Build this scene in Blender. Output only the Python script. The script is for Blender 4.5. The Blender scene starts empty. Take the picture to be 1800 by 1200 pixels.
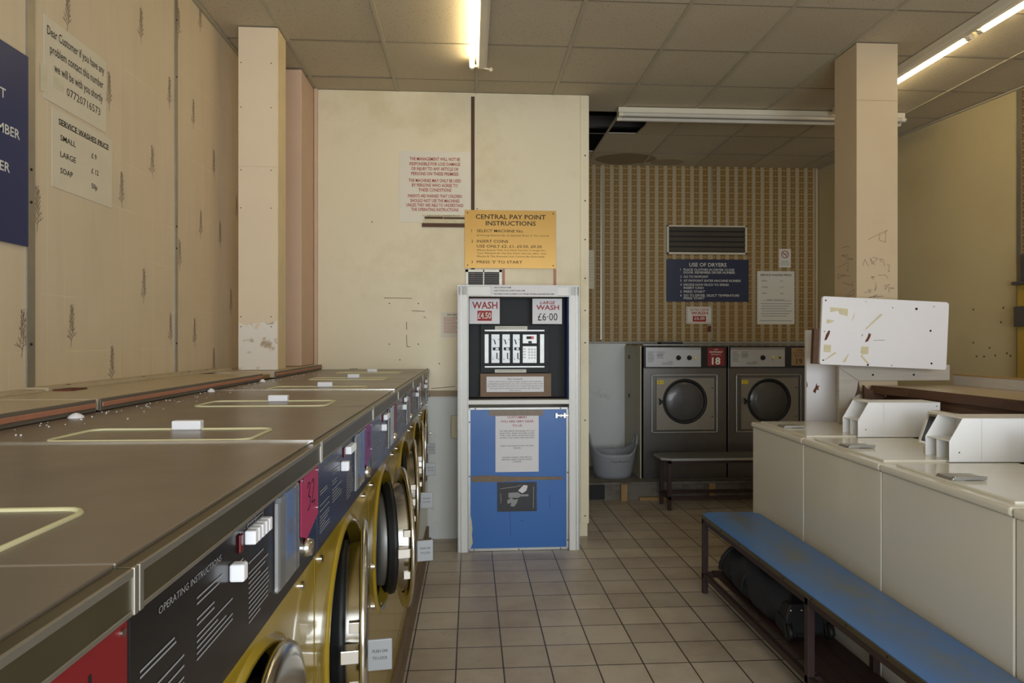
import bpy, math, random
from mathutils import Matrix, Vector
R = math.radians
PI = math.pi
random.seed(7)
S = bpy.context.scene
C = S.collection
CEIL = 3.42

# ------------------------------------------------------------------ camera
cd = bpy.data.cameras.new('camera'); cam = bpy.data.objects.new('camera', cd); C.objects.link(cam)
cam.location = (0, 0, 1.51); cam.rotation_euler = (PI/2, 0, -0.0611)
cd.sensor_width = 36; cd.lens = 23.74; cd.clip_start = .02
S.camera = cam
S.view_settings.view_transform = 'Standard'; S.view_settings.look = 'None'
S.view_settings.gamma = 1; S.view_settings.use_curve_mapping = False
S.view_settings.exposure = 0.1
# ------------------------------------------------------------------ world + daylight from the shop window behind
w = bpy.data.worlds.new('world'); S.world = w; w.use_nodes = True
w.node_tree.nodes['Background'].inputs[0].default_value = (.62, .74, .9, 1)
w.node_tree.nodes['Background'].inputs[1].default_value = .3
def area(name, loc, rot, sx, sy, power, col):
    l = bpy.data.lights.new(name, 'AREA'); l.shape = 'RECTANGLE'; l.size = sx; l.size_y = sy; l.energy = power; l.color = col
    o = bpy.data.objects.new(name, l); C.objects.link(o); o.location = loc; o.rotation_euler = rot
    return o
area('window_daylight', (1.0, -2.18, 1.62), (R(90), 0, 0), 4.2, 2.1, 212, (.86, .93, 1.0))
TUBE_POWER = 18

# ------------------------------------------------------------------ colour + materials
def lin(c):
    return tuple(((x/255)/12.92 if x/255 <= .04045 else ((x/255+.055)/1.055)**2.4) for x in c) + (1,)
class N:
    def __init__(s, name):
        s.m = bpy.data.materials.new(name); s.m.use_nodes = True; s.t = s.m.node_tree
        s.b = s.t.nodes['Principled BSDF']
    def n(s, ty, **k):
        x = s.t.nodes.new(ty)
        for a, v in k.items(): setattr(x, a, v)
        return x
    def l(s, a, b): s.t.links.new(a, b)
    def put(s, sock, v):
        if hasattr(v, 'is_linked') or hasattr(v, 'links'): s.l(v, sock)
        else: sock.default_value = v
    def math(s, op, a, b=0, c=0):
        x = s.n('ShaderNodeMath', operation=op)
        s.put(x.inputs[0], a); s.put(x.inputs[1], b); s.put(x.inputs[2], c)
        return x.outputs[0]
    def mix(s, f, a, b):
        x = s.n('ShaderNodeMix', data_type='RGBA')
        s.put(x.inputs[0], f); s.put(x.inputs[6], a); s.put(x.inputs[7], b)
        return x.outputs[2]
    def coord(s, kind='Object'):
        if kind == 'Position': return s.n('ShaderNodeNewGeometry').outputs['Position']
        return s.n('ShaderNodeTexCoord').outputs[kind]
    def scaled(s, v, sc):
        x = s.n('ShaderNodeVectorMath', operation='MULTIPLY'); s.l(v, x.inputs[0]); x.inputs[1].default_value = sc
        return x.outputs[0]
    def noise(s, v, scale, detail=4, rough=.55):
        x = s.n('ShaderNodeTexNoise'); s.l(v, x.inputs['Vector']); x.inputs['Scale'].default_value = scale
        x.inputs['Detail'].default_value = detail; x.inputs['Roughness'].default_value = rough
        return x.outputs['Fac']
    def ramp(s, f, lo, hi):
        x = s.n('ShaderNodeMapRange'); s.l(f, x.inputs[0]); x.inputs[1].default_value = lo; x.inputs[2].default_value = hi
        return x.outputs[0]
    def bump(s, h, strength, dist=.002):
        x = s.n('ShaderNodeBump'); x.inputs['Strength'].default_value = strength; x.inputs['Distance'].default_value = dist
        s.put(x.inputs['Height'], h); s.l(x.outputs[0], s.b.inputs['Normal'])
    def out(s, col, rough=.5, metal=0, spec=.5, coat=0):
        s.put(s.b.inputs['Base Color'], col); s.put(s.b.inputs['Roughness'], rough)
        s.b.inputs['Metallic'].default_value = metal; s.b.inputs['Specular IOR Level'].default_value = spec
        s.b.inputs['Coat Weight'].default_value = coat
        return s.m
def sc(c, k): return tuple(min(255, x*k) for x in c)
def mat(name, c, rough=.5, metal=0, var=.06, vs=6, dirt=None, dlo=.55, dhi=.75, ds=3, bump=0, bs=60, spec=.5, coat=0, kind='Object', stretch=(1, 1, 1)):
    n = N(name); v = n.scaled(n.coord(kind), stretch)
    col = n.mix(n.noise(v, vs), lin(sc(c, 1-var)), lin(sc(c, 1+var)))
    if dirt: col = n.mix(n.ramp(n.noise(v, ds, 8, .65), dlo, dhi), col, lin(dirt))
    if bump: n.bump(n.noise(v, bs, 3), bump)
    return n.out(col, n.ramp2(rough) if False else rough, metal, spec, coat)
def emit(name, c, strength):
    n = N(name); n.b.inputs['Base Color'].default_value = lin(c)
    n.b.inputs['Emission Color'].default_value = lin(c); n.b.inputs['Emission Strength'].default_value = strength
    return n.m

m_cream = mat('cream_wall_panel', (229, 218, 188), .45, var=.025, vs=1.5, dirt=(205, 190, 150), dlo=.5, dhi=.8, ds=1.2, bump=.08, bs=14, kind='Position')
m_greywhite = mat('grey_white_paint', (205, 208, 205), .5, var=.03, vs=3, dirt=(150, 145, 132), dlo=.6, dhi=.8, ds=5, kind='Position')
m_pink = mat('pinkish_plaster', (206, 176, 152), .75, var=.03, vs=3, bump=.15, bs=30, kind='Position')
m_plaster = mat('pale_plaster', (196, 175, 143), .7, var=.03, vs=3, dirt=(188, 164, 130), dlo=.55, dhi=.8, ds=2, bump=.15, bs=25, kind='Position')
m_rightwall = mat('olive_cream_wall', (190, 174, 134), .55, var=.05, vs=1.2, dirt=(180, 160, 118), dlo=.5, dhi=.85, ds=1.4, bump=.06, bs=20, kind='Position')
m_brownstrip = mat('dark_brown_batten', (84, 58, 40), .7, var=.15, vs=8, kind='Position')
m_alu = mat('brushed_aluminium', (176, 176, 172), .45, .9, var=.06, vs=20)
m_aludull = mat('dull_aluminium_strip', (165, 160, 148), .42, .8, var=.08, vs=12)
m_chrome = mat('chrome', (215, 212, 205), .2, 1, var=.02)
m_steel = mat('stainless_steel', (150, 150, 148), .42, 1, var=.08, vs=3, stretch=(1, 1, 6))
m_handle = mat('grey_metal_plate', (150, 152, 154), .5, .3, var=.04)
m_steeldk = mat('dark_steel', (105, 103, 100), .35, 1, var=.08, vs=3)
m_drum = mat('drum_steel', (120, 118, 112), .3, 1, var=.15, vs=40)
m_yellow = mat('yellow_enamel', (162, 136, 40), .22, var=.04, vs=3, coat=.4)
m_black = mat('gloss_black_panel', (26, 25, 28), .22, var=.1)
m_bluepanel = mat('navy_control_panel', (36, 40, 62), .25, var=.08)
m_rubber = mat('black_rubber', (18, 18, 18), .55, var=.1)
m_matblack = mat('matt_black', (14, 14, 15), .6, var=.1)
m_knob = mat('white_plastic', (235, 235, 238), .35, var=.01)
m_edge = mat('olive_brown_edge', (96, 88, 66), .35, .6, var=.12, vs=8)
m_hatch = mat('cream_seal', (208, 202, 160), .5, var=.04)
m_red = mat('red_plastic', (124, 20, 24), .55, var=.03)
m_darkred = mat('dark_red_lamp', (96, 16, 22), .25, var=.03)
m_pinkcard = mat('magenta_card', (176, 52, 92), .4, var=.04)
m_purplecard = mat('purple_card', (128, 58, 128), .4, var=.04)
m_marooncard = mat('maroon_card', (120, 40, 60), .4, var=.04)
m_ink = mat('black_ink', (22, 20, 22), .7, var=0)
m_redink = mat('red_ink', (165, 32, 34), .6, var=.04, vs=40)
m_greyink = mat('grey_print', (150, 150, 152), .6, var=0)
m_whiteink = mat('white_print', (222, 220, 208), .6, var=0)
m_paper = mat('white_paper', (222, 218, 206), .7, var=.02, vs=8, bump=.05, bs=12)
m_paperold = mat('aged_paper', (214, 204, 180), .7, var=.03, vs=8, bump=.1, bs=10)
m_papergrey = mat('white_poster_paper', (222, 220, 222), .45, var=.02, vs=8, bump=.1, bs=10)
m_navy = mat('navy_sign', (26, 40, 92), .35, var=.03)
m_navy2 = mat('dark_navy_sign', (22, 34, 68), .4, var=.03)
m_white = mat('white_enamel', (226, 222, 208), .2, var=.015, vs=3, coat=.3)
m_meter = mat('white_steel_case', (246, 246, 246), .35, var=.015, vs=4)
m_board = mat('white_painted_board', (232, 230, 232), .4, var=.012, vs=4)
m_boothwhite = mat('booth_white', (226, 226, 222), .35, var=.02, vs=4, dirt=(190, 180, 160), dlo=.68, dhi=.85, ds=8)
m_blue = mat('blue_laminate', (46, 104, 178), .3, var=.03, vs=4)
m_boothblue = mat('dark_blue_side', (48, 70, 132), .4, var=.03)
m_tape = mat('brown_parcel_tape', (112, 92, 62), .3, var=.15, vs=25, bump=.3, bs=40)
m_cleartape = mat('cloudy_tape', (206, 198, 170), .3, var=.1, vs=20)
m_brownframe = mat('brown_card', (126, 100, 76), .6, var=.08, vs=14)
m_wood = mat('raw_timber', (160, 128, 84), .7, var=.15, vs=6, stretch=(1, 1, .2), kind='Object')
m_darkwood = mat('dark_stained_wood', (86, 58, 38), .6, var=.2, vs=5, dirt=(40, 28, 20), dlo=.5, dhi=.7, ds=6, stretch=(1, .25, 1))
m_laminate = mat('grey_wood_laminate', (186, 178, 166), .45, var=.06, vs=14, stretch=(.4, .4, 6))
m_counter = mat('beige_worktop', (180, 164, 138), .4, var=.03, vs=4)
m_boardtop = mat('beige_laminate', (188, 172, 142), .42, var=.04, vs=5, dirt=(160, 145, 118), dlo=.5, dhi=.8, ds=5)
m_orange = mat('orange_brown_edging', (176, 120, 94), .5, var=.08, vs=10)
m_greyedge = mat('grey_edging', (104, 96, 84), .5, var=.05)
m_frameiron = mat('rusty_brown_frame', (58, 42, 40), .5, .2, var=.12, vs=10)
m_redwood = mat('red_brown_slat', (52, 32, 28), .6, var=.15, vs=8)
m_bag = mat('dark_navy_nylon', (26, 28, 36), .7, var=.15, vs=8, bump=.3, bs=18)
m_bagblk = mat('black_nylon', (15, 15, 17), .7, var=.1, vs=8, bump=.3, bs=18)
m_tub = mat('grey_flexible_plastic', (150, 154, 160), .5, var=.03, vs=4)
m_darkpanel = mat('dark_grille', (84, 78, 68), .5, .0, var=.1)
m_glassdk = mat('dark_glass', (70, 69, 68), .3, 0, var=.1, coat=.15)
m_dryerdoor = mat('grey_dryer_door', (132, 126, 114), .42, .4, var=.03)
m_dryerpanel = mat('silver_dryer_panel', (176, 176, 176), .45, .3, var=.02)
m_yellowlab = mat('yellow_label', (200, 180, 40), .5, var=.03)
m_brownpaper = mat('brown_paper', (150, 124, 88), .7, var=.05)
m_socket = mat('ivory_plastic', (206, 198, 168), .45, var=.02)
m_rust = mat('rust_patch', (98, 52, 34), .8, var=.2, vs=60)
m_glue = mat('old_glue_mark', (206, 196, 160), .6, var=.08, vs=30)
m_void = mat('ceiling_void', (34, 28, 24), .9, var=.2)
m_plinth = mat('grey_plinth_board', (116, 110, 100), .7, var=.1, vs=4, dirt=(70, 60, 50), dlo=.5, dhi=.75, ds=5, kind='Position')
m_mustard = mat('mustard_cabinet', (176, 146, 62), .5, var=.05)
m_greymetal = mat('grey_painted_metal', (98, 94, 92), .45, .4, var=.06)
m_sprig = mat('printed_sprig', (116, 92, 78), .6, var=.1, vs=50)
m_barcross = mat('dark_cross_bar', (120, 110, 92), .6, var=.05, kind='Position')
m_tbar = mat('ceiling_bar', (172, 162, 140), .5, var=.05, kind='Position')
m_fixture = mat('light_fitting_white', (214, 206, 184), .4, var=.03)
m_tubeoff = mat('unlit_tube', (196, 190, 176), .2, var=.02)
m_tube = emit('lit_tube', (255, 236, 190), TUBE_POWER)
m_clear = N('clear_plastic')
m_clear.b.inputs['Base Color'].default_value = (.8, .8, .78, 1); m_clear.b.inputs['Roughness'].default_value = .08
m_clear.b.inputs['Transmission Weight'].default_value = .85; m_clear.b.inputs['IOR'].default_value = 1.2; m_clear = m_clear.m

# worn blue bench top
n = N('worn_blue_bench'); v = n.coord('Object')
sb_ = n.n('ShaderNodeSeparateXYZ'); n.l(v, sb_.inputs[0])
mid = n.math('SUBTRACT', 1, n.ramp(n.math('ABSOLUTE', n.math('SUBTRACT', sb_.outputs[0], .19)), .03, .16))
wear = n.math('MULTIPLY', mid, n.ramp(n.noise(n.scaled(v, (1.6, .8, 1)), 4, 9, .7), .33, .62))
lng = n.noise(n.scaled(v, (1.5, 30, 1)), 3, 5, .6)
m_bluebench = n.out(n.mix(n.math('MULTIPLY', wear, n.ramp(lng, .05, .55)), n.mix(n.noise(v, 5), lin((62, 110, 172)), lin((76, 124, 186))), lin((112, 116, 106))), .34)
# brown enamel washer top
n = N('brown_metal_top'); v = n.coord('Position')
m_top = n.out(n.mix(n.noise(n.scaled(v, (1, 4, 1)), 3, 6, .6), lin((120, 110, 97)), lin((134, 123, 108))), n.ramp(n.noise(v, 4, 4), -1.0, 3.6), .35, .5)
# speckled ceiling tile
n = N('ceiling_tile'); v = n.coord('Position')
sp = n.ramp(n.noise(n.scaled(v, (1, 1, 1)), 95, 2, .7), .60, .70)
col = n.mix(n.noise(v, 1.1, 3), lin((184, 171, 146)), lin((202, 190, 164)))
wn = n.n('ShaderNodeTexWhiteNoise', noise_dimensions='2D')
sv = n.n('ShaderNodeVectorMath', operation='ADD'); n.l(v, sv.inputs[0]); sv.inputs[1].default_value = (1.156, -3.754, 0)
fl = n.n('ShaderNodeVectorMath', operation='FLOOR'); n.l(n.scaled(sv.outputs[0], (1/.6, 1/.6, 0)), fl.inputs[0]); n.l(fl.outputs[0], wn.inputs['Vector'])
col = n.mix(n.math('MULTIPLY', wn.outputs['Value'], .22), col, lin((150, 138, 112)))
# old round water stains by the back wall
sepc = n.n('ShaderNodeSeparateXYZ'); n.l(v, sepc.inputs[0])
def stain(cx, cy, rx, ry):
    dx = n.math('DIVIDE', n.math('SUBTRACT', sepc.outputs[0], cx), rx); dy = n.math('DIVIDE', n.math('SUBTRACT', sepc.outputs[1], cy), ry)
    d = n.math('SQRT', n.math('ADD', n.math('MULTIPLY', dx, dx), n.math('MULTIPLY', dy, dy)))
    d = n.math('ADD', d, n.math('MULTIPLY', n.math('SUBTRACT', n.noise(v, 4), .5), .5))
    return n.math('LESS_THAN', d, 1)
col = n.mix(n.math('MULTIPLY', stain(1.62, 7.0, .3, .22), .7), col, lin((120, 98, 70)))
col = n.mix(n.math('MULTIPLY', stain(2.1, 7.1, .18, .12), .5), col, lin((130, 108, 80)))
col = n.mix(n.math('MULTIPLY', sp, .65), col, lin((104, 94, 76)))
n.bump(sp, .25, .002)
m_ctile = n.out(col, .85)
# floor tiles
n = N('quarry_floor_tiles'); v = n.coord('Position'); sp_ = n.n('ShaderNodeSeparateXYZ'); n.l(v, sp_.inputs[0])
TS = .21936
u_ = n.math('DIVIDE', n.math('ADD', sp_.outputs[0], .068), TS); v_ = n.math('DIVIDE', n.math('SUBTRACT', sp_.outputs[1], .0513), TS)
fu = n.math('FRACT', u_); fv = n.math('FRACT', v_)
eu = n.math('MINIMUM', fu, n.math('SUBTRACT', 1, fu)); ev = n.math('MINIMUM', fv, n.math('SUBTRACT', 1, fv))
ed = n.math('MINIMUM', eu, ev)
ed = n.math('ADD', ed, n.math('MULTIPLY', n.math('SUBTRACT', n.noise(v, 60, 2), .5), .008))
grout = n.math('SUBTRACT', 1, n.ramp(ed, .009, .021))
cv = n.n('ShaderNodeCombineXYZ'); n.l(n.math('FLOOR', u_), cv.inputs[0]); n.l(n.math('FLOOR', v_), cv.inputs[1])
wn = n.n('ShaderNodeTexWhiteNoise', noise_dimensions='2D'); n.l(cv.outputs[0], wn.inputs['Vector'])
tc = n.mix(wn.outputs['Value'], lin((168, 157, 142)), lin((188, 177, 161)))
tc = n.mix(n.math('MULTIPLY', n.ramp(n.noise(v, 2.2, 7, .65), .45, .8), .55), tc, lin((112, 88, 62)))
tc = n.mix(n.math('MULTIPLY', n.ramp(n.noise(v, 14, 6, .7), .58, .8), .4), tc, lin((104, 84, 64)))
n.bump(n.math('MULTIPLY', grout, -1), .5, .003)
m_floor = n.out(n.mix(grout, tc, lin((58, 46, 38))), n.ramp(n.noise(v, 5, 4), -.3, 1.8))
# ornate striped wallpaper
def wallpaper(name, ax):
    n = N(name); v = n.coord('Position'); s = n.n('ShaderNodeSeparateXYZ'); n.l(v, s.inputs[0])
    a = n.math('DIVIDE', n.math('SUBTRACT', s.outputs[ax], .955), .0985)
    fa = n.math('FRACT', a); fb = n.math('FRACT', n.math('DIVIDE', s.outputs[2], .064))
    instr = n.math('LESS_THAN', fa, .67)
    x = n.math('SUBTRACT', n.math('DIVIDE', fa, .335), 1); y = n.math('SUBTRACT', n.math('MULTIPLY', fb, 2), 1)
    mx = n.math('MAXIMUM', n.math('ABSOLUTE', x), n.math('ABSOLUTE', y))
    r = n.math('SQRT', n.math('ADD', n.math('MULTIPLY', x, x), n.math('MULTIPLY', y, y)))
    th = n.math('ARCTAN2', y, x)
    sw = n.math('SINE', n.math('ADD', n.math('MULTIPLY', th, 4), n.math('MULTIPLY', r, 7)))
    sw = n.math('MULTIPLY', n.math('GREATER_THAN', sw, -.1), n.math('LESS_THAN', mx, .84))
    pat = n.mix(sw, lin((162, 128, 66)), lin((108, 80, 38)))
    pat = n.mix(n.math('GREATER_THAN', mx, .90), pat, lin((166, 142, 94)))
    col = n.mix(instr, lin((172, 158, 128)), pat)
    big = n.noise(v, .8, 4)
    col = n.mix(n.math('MULTIPLY', n.ramp(big, .4, .8), .35), col, lin((140, 100, 50)))
    return n.out(col, .6)
m_wp_back = wallpaper('ornate_wallpaper', 0); m_wp_side = wallpaper('ornate_wallpaper_side', 1)
# left wall: beige tileboard with faint pale lines
n = N('beige_tileboard'); v = n.coord('Position'); s = n.n('ShaderNodeSeparateXYZ'); n.l(v, s.inputs[0])
wob = n.math('MULTIPLY', n.math('SUBTRACT', n.noise(v, 2.0, 2), .5), .012)
def line(c, per, wid): 
    f = n.math('FRACT', n.math('DIVIDE', n.math('ADD', c, wob), per)); return n.math('LESS_THAN', f, wid/per)
L1 = line(s.outputs[1], .103, .0035); L2 = line(s.outputs[2], .21, .0035)
gate = n.ramp(n.noise(v, 3.5, 3), .42, .62); gate2 = n.ramp(n.noise(n.scaled(v, (1, 1, 2)), 2.1, 3), .5, .6)
ln = n.math('MAXIMUM', n.math('MULTIPLY', L1, gate), n.math('MULTIPLY', L2, gate2))
base = n.mix(n.noise(v, 2.5, 5), lin((204, 186, 156)), lin((216, 199, 170)))
base = n.mix(n.math('MULTIPLY', n.ramp(n.noise(n.scaled(v, (1, 5, .5)), 3, 5), .5, .8), .15), base, lin((160, 140, 112)))
m_left = n.out(n.mix(n.math('MULTIPLY', ln, .6), base, lin((226, 212, 174))), .42)
# damaged pillar plaster
n = N('chipped_pillar'); v = n.coord('Position'); s = n.n('ShaderNodeSeparateXYZ'); n.l(v, s.inputs[0])
low = n.math('LESS_THAN', s.outputs[2], n.math('ADD', 1.62, n.math('MULTIPLY', n.math('SUBTRACT', n.noise(v, 9), .5), .25)))
pl = n.mix(n.noise(v, 3), lin((218, 198, 168)), lin((226, 208, 180)))
dm = n.mix(n.ramp(n.noise(v, 11, 6, .6), .57, .66), lin((228, 220, 208)), lin((176, 156, 130)))
dm = n.mix(n.ramp(n.noise(v, 5, 3), .60, .63), dm, lin((172, 160, 138)))
n.bump(n.noise(v, 25), .2, .003)
m_pillarchip = n.out(n.mix(low, pl, dm), .8)

# ------------------------------------------------------------------ mesh builder
_txt = {}
class MB:
    def __init__(s): s.v = []; s.f = []; s.m = []; s.s = []; s.M = Matrix()
    def add(s, vs, fs, m=0, sm=False):
        b = len(s.v); s.v += [tuple(s.M @ Vector(p)) for p in vs]
        for f in fs: s.f.append([b+i for i in f]); s.m.append(m); s.s.append(sm)
        return s
    def box(s, x0, x1, y0, y1, z0, z1, m=0):
        v = [(x0,y0,z0),(x1,y0,z0),(x1,y1,z0),(x0,y1,z0),(x0,y0,z1),(x1,y0,z1),(x1,y1,z1),(x0,y1,z1)]
        return s.add(v, [(0,3,2,1),(4,5,6,7),(0,1,5,4),(1,2,6,5),(2,3,7,6),(3,0,4,7)], m)
    def quad(s, pts, m=0): return s.add(pts, [tuple(range(len(pts)))], m)
    def prism(s, poly, ax, a0, a1, m=0, sm=False):
        # poly: points in the other two axes, in order
        def P(p, a):
            if ax == 'x': return (a, p[0], p[1])
            if ax == 'y': return (p[0], a, p[1])
            return (p[0], p[1], a)
        k = len(poly); v = [P(p, a0) for p in poly] + [P(p, a1) for p in poly]
        s.add(v, [tuple(range(k))[::-1], tuple(range(k, 2*k))], m)
        b = len(s.v)-2*k
        for i in range(k): s.f.append([b+i, b+(i+1) % k, b+k+(i+1) % k, b+k+i]); s.m.append(m); s.s.append(sm)
        return s
    def lathe(s, prof, o=(0,0,0), axis='z', n=32, m=0, sm=True, close=False):
        # prof: (radius, height along axis)
        v = []; k = len(prof)
        for i in range(n):
            a = 2*PI*i/n; c, q = math.cos(a), math.sin(a)
            for r, h in prof:
                if axis == 'z': v.append((o[0]+r*c, o[1]+r*q, o[2]+h))
                elif axis == 'y': v.append((o[0]+r*c, o[1]+h, o[2]+r*q))
                else: v.append((o[0]+h, o[1]+r*c, o[2]+r*q))
        f = []
        for i in range(n):
            j = (i+1) % n
            for t in range(k-1): f.append((i*k+t, j*k+t, j*k+t+1, i*k+t+1))
            if close: f.append((i*k+k-1, j*k+k-1, j*k, i*k))
        s.add(v, f, m, sm)
        return s
    def disc(s, o, r, axis='y', n=32, m=0):
        v = []
        for i in range(n):
            a = 2*PI*i/n; c, q = r*math.cos(a), r*math.sin(a)
            v.append((o[0]+c, o[1], o[2]+q) if axis == 'y' else (o[0]+c, o[1]+q, o[2]) if axis == 'z' else (o[0], o[1]+c, o[2]+q))
        return s.add(v, [tuple(range(n))], m)
    def cyl(s, p0, p1, r, n=16, m=0, r1=None, sm=True):
        p0 = Vector(p0); p1 = Vector(p1); d = (p1-p0).normalized()
        a = d.orthogonal().normalized(); b = d.cross(a); r1 = r if r1 is None else r1
        v = []
        for i in range(n):
            t = 2*PI*i/n; e = a*math.cos(t)+b*math.sin(t)
            v += [tuple(p0+e*r), tuple(p1+e*r1)]
        s.add(v, [(2*i, 2*((i+1) % n), 2*((i+1) % n)+1, 2*i+1) for i in range(n)], m, sm)
        s.add([v[2*i] for i in range(n)], [tuple(range(n))[::-1]], m); s.add([v[2*i+1] for i in range(n)], [tuple(range(n))], m)
        return s
    def tube(s, pts, r, n=8, m=0, closed=False):
        P = [Vector(p) for p in pts]; k = len(P); v = []; up = None
        for i, p in enumerate(P):
            d = (P[(i+1) % k]-P[i-1]) if closed else (P[min(i+1, k-1)]-P[max(i-1, 0)])
            d.normalize()
            if up is None: up = d.orthogonal().normalized()
            up = (up-d*up.dot(d)).normalized(); b = d.cross(up)
            rr = r[i] if isinstance(r, (list, tuple)) else r
            for j in range(n):
                t = 2*PI*j/n; v.append(tuple(p+(up*math.cos(t)+b*math.sin(t))*rr))
        f = []
        for i in range(k if closed else k-1):
            for j in range(n): f.append((i*n+j, i*n+(j+1) % n, ((i+1) % k)*n+(j+1) % n, ((i+1) % k)*n+j))
        s.add(v, f, m, True)
        if not closed: s.add(v[:n], [tuple(range(n))[::-1]], m); s.add(v[-n:], [tuple(range(n))], m)
        return s
    def plate_hole(s, x0, x1, z0, z1, cx, cz, r, y, n=48, m=0):
        # rectangular plate facing -y with a round hole
        v = []
        for i in range(n):
            a = 2*PI*i/n; c, q = math.cos(a), math.sin(a)
            v.append((cx+r*c, y, cz+r*q))
            t = min(((x1-cx)/c if c > 1e-9 else (x0-cx)/c if c < -1e-9 else 1e9), ((z1-cz)/q if q > 1e-9 else (z0-cz)/q if q < -1e-9 else 1e9))
            v.append((cx+t*c, y, cz+t*q))
        f = [(2*i, 2*i+1, 2*((i+1) % n)+1, 2*((i+1) % n)) for i in range(n)]
        s.add(v, f, m)
        for (X, Z) in ((x0,z0),(x1,z0),(x1,z1),(x0,z1)):
            a = math.atan2(Z-cz, X-cx) % (2*PI); i = int(a/(2*PI)*n); j = (i+1) % n
            s.add([v[2*i+1], (X, y, Z), v[2*j+1]], [(0, 1, 2)], m)
        return s
    def text(s, t, size, x, y, z, m=0, align='LEFT', bold=0, sx=1, shear=0, space=1):
        # text standing in the xz plane facing -y
        key = (t, bold, shear, space)
        if key not in _txt:
            cu = bpy.data.curves.new('t', 'FONT'); cu.body = t; cu.size = 1; cu.offset = bold; cu.resolution_u = 2; cu.shear = shear; cu.space_character = space
            o = bpy.data.objects.new('t', cu); C.objects.link(o)
            dg = bpy.context.evaluated_depsgraph_get()
            me = bpy.data.meshes.new_from_object(o.evaluated_get(dg))
            vs = [tuple(q.co) for q in me.vertices]; fs = [tuple(p.vertices) for p in me.polygons]
            bpy.data.objects.remove(o); bpy.data.curves.remove(cu); bpy.data.meshes.remove(me)
            _txt[key] = (vs, fs)
        vs, fs = _txt[key]
        if not vs: return s
        w0 = min(q[0] for q in vs); w1 = max(q[0] for q in vs)
        off = -w0 if align == 'LEFT' else -(w0+w1)/2 if align == 'CENTER' else -w1
        return s.add([(x+(q[0]+off)*size*sx, y, z+q[1]*size) for q in vs], fs, m)
    def textw(s, t, width, x, y, z, h, m=0, align='LEFT', bold=0, shear=0):
        # text of cap height h squeezed to a given width
        key = (t, bold, shear, 1)
        s.text(t, 0.0001, x, y, z, m, align, bold, 1, shear)
        k = len(_txt[key][0]); del s.v[-k:]; kf = len(_txt[key][1]); del s.f[-kf:]; del s.m[-kf:]; del s.s[-kf:]
        vs = _txt[key][0]; ww = max(q[0] for q in vs)-min(q[0] for q in vs)
        size = h/.70
        return s.text(t, size, x, y, z, m, align, bold, width/(ww*size), shear)
    def strokes(s, lines, wid, y, m=0):
        # flat pen strokes in the xz plane
        for ln in lines:
            for (a, b) in zip(ln[:-1], ln[1:]):
                dx, dz = b[0]-a[0], b[1]-a[1]; L = math.hypot(dx, dz) or 1; nx, nz = -dz/L*wid/2, dx/L*wid/2
                s.add([(a[0]+nx, y, a[1]+nz), (a[0]-nx, y, a[1]-nz), (b[0]-nx, y, b[1]-nz), (b[0]+nx, y, b[1]+nz)], [(0,1,2,3)], m)
        return s
    def mesh(s, name, mats):
        me = bpy.data.meshes.new(name); me.from_pydata(s.v, [], s.f)
        for q in mats: me.materials.append(q)
        me.polygons.foreach_set('material_index', s.m); me.polygons.foreach_set('use_smooth', s.s)
        me.update(); return me
    def build(s, name, mats, parent=None, loc=(0,0,0), rot=(0,0,0), bevel=0, seg=2):
        if not isinstance(mats, (list, tuple)): mats = [mats]
        o = bpy.data.objects.new(name, s.mesh(name, mats)); C.objects.link(o)
        o.location = loc; o.rotation_euler = rot
        if parent: o.parent = parent
        if bevel:
            b = o.modifiers.new('bevel', 'BEVEL'); b.width = bevel; b.segments = seg; b.limit_method = 'ANGLE'; b.angle_limit = R(40)
        return o
def tag(o, label, cat, group=None):
    o['label'] = label; o['category'] = cat
    if group: o['group'] = group
    return o
def thing(name, label, cat, loc=(0,0,0), rz=0, group=None):
    o = bpy.data.objects.new(name, None); C.objects.link(o); o.location = loc; o.rotation_euler = (0, 0, rz); o.empty_display_size = .1
    return tag(o, label, cat, group)
def struct(o): o['kind'] = 'structure'; return o
def dup(root):
    kids = {}
    for o in C.objects: kids.setdefault(o.parent, []).append(o)
    def rec(o, p):
        c = o.copy(); C.objects.link(c); c.parent = p
        for k in kids.get(o, []): rec(k, c)
        return c
    return rec(root, None)
def kid(root, name, k=0):
    return [o for o in C.objects if o.parent == root and o.name.split('.')[0] == name][k]
LW = R(90)       # things whose front faces +x (left side of the room)

# ================================================================== STRUCTURE
YF = -2.1; YB = 7.25; XL = -1.55
def xr(y): return 3.83 + (YB-y)*.124
b = MB(); b.box(XL-.1, 5.3, YF-.1, YB+.1, -.1, 0); struct(b.build('floor', m_floor))
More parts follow.
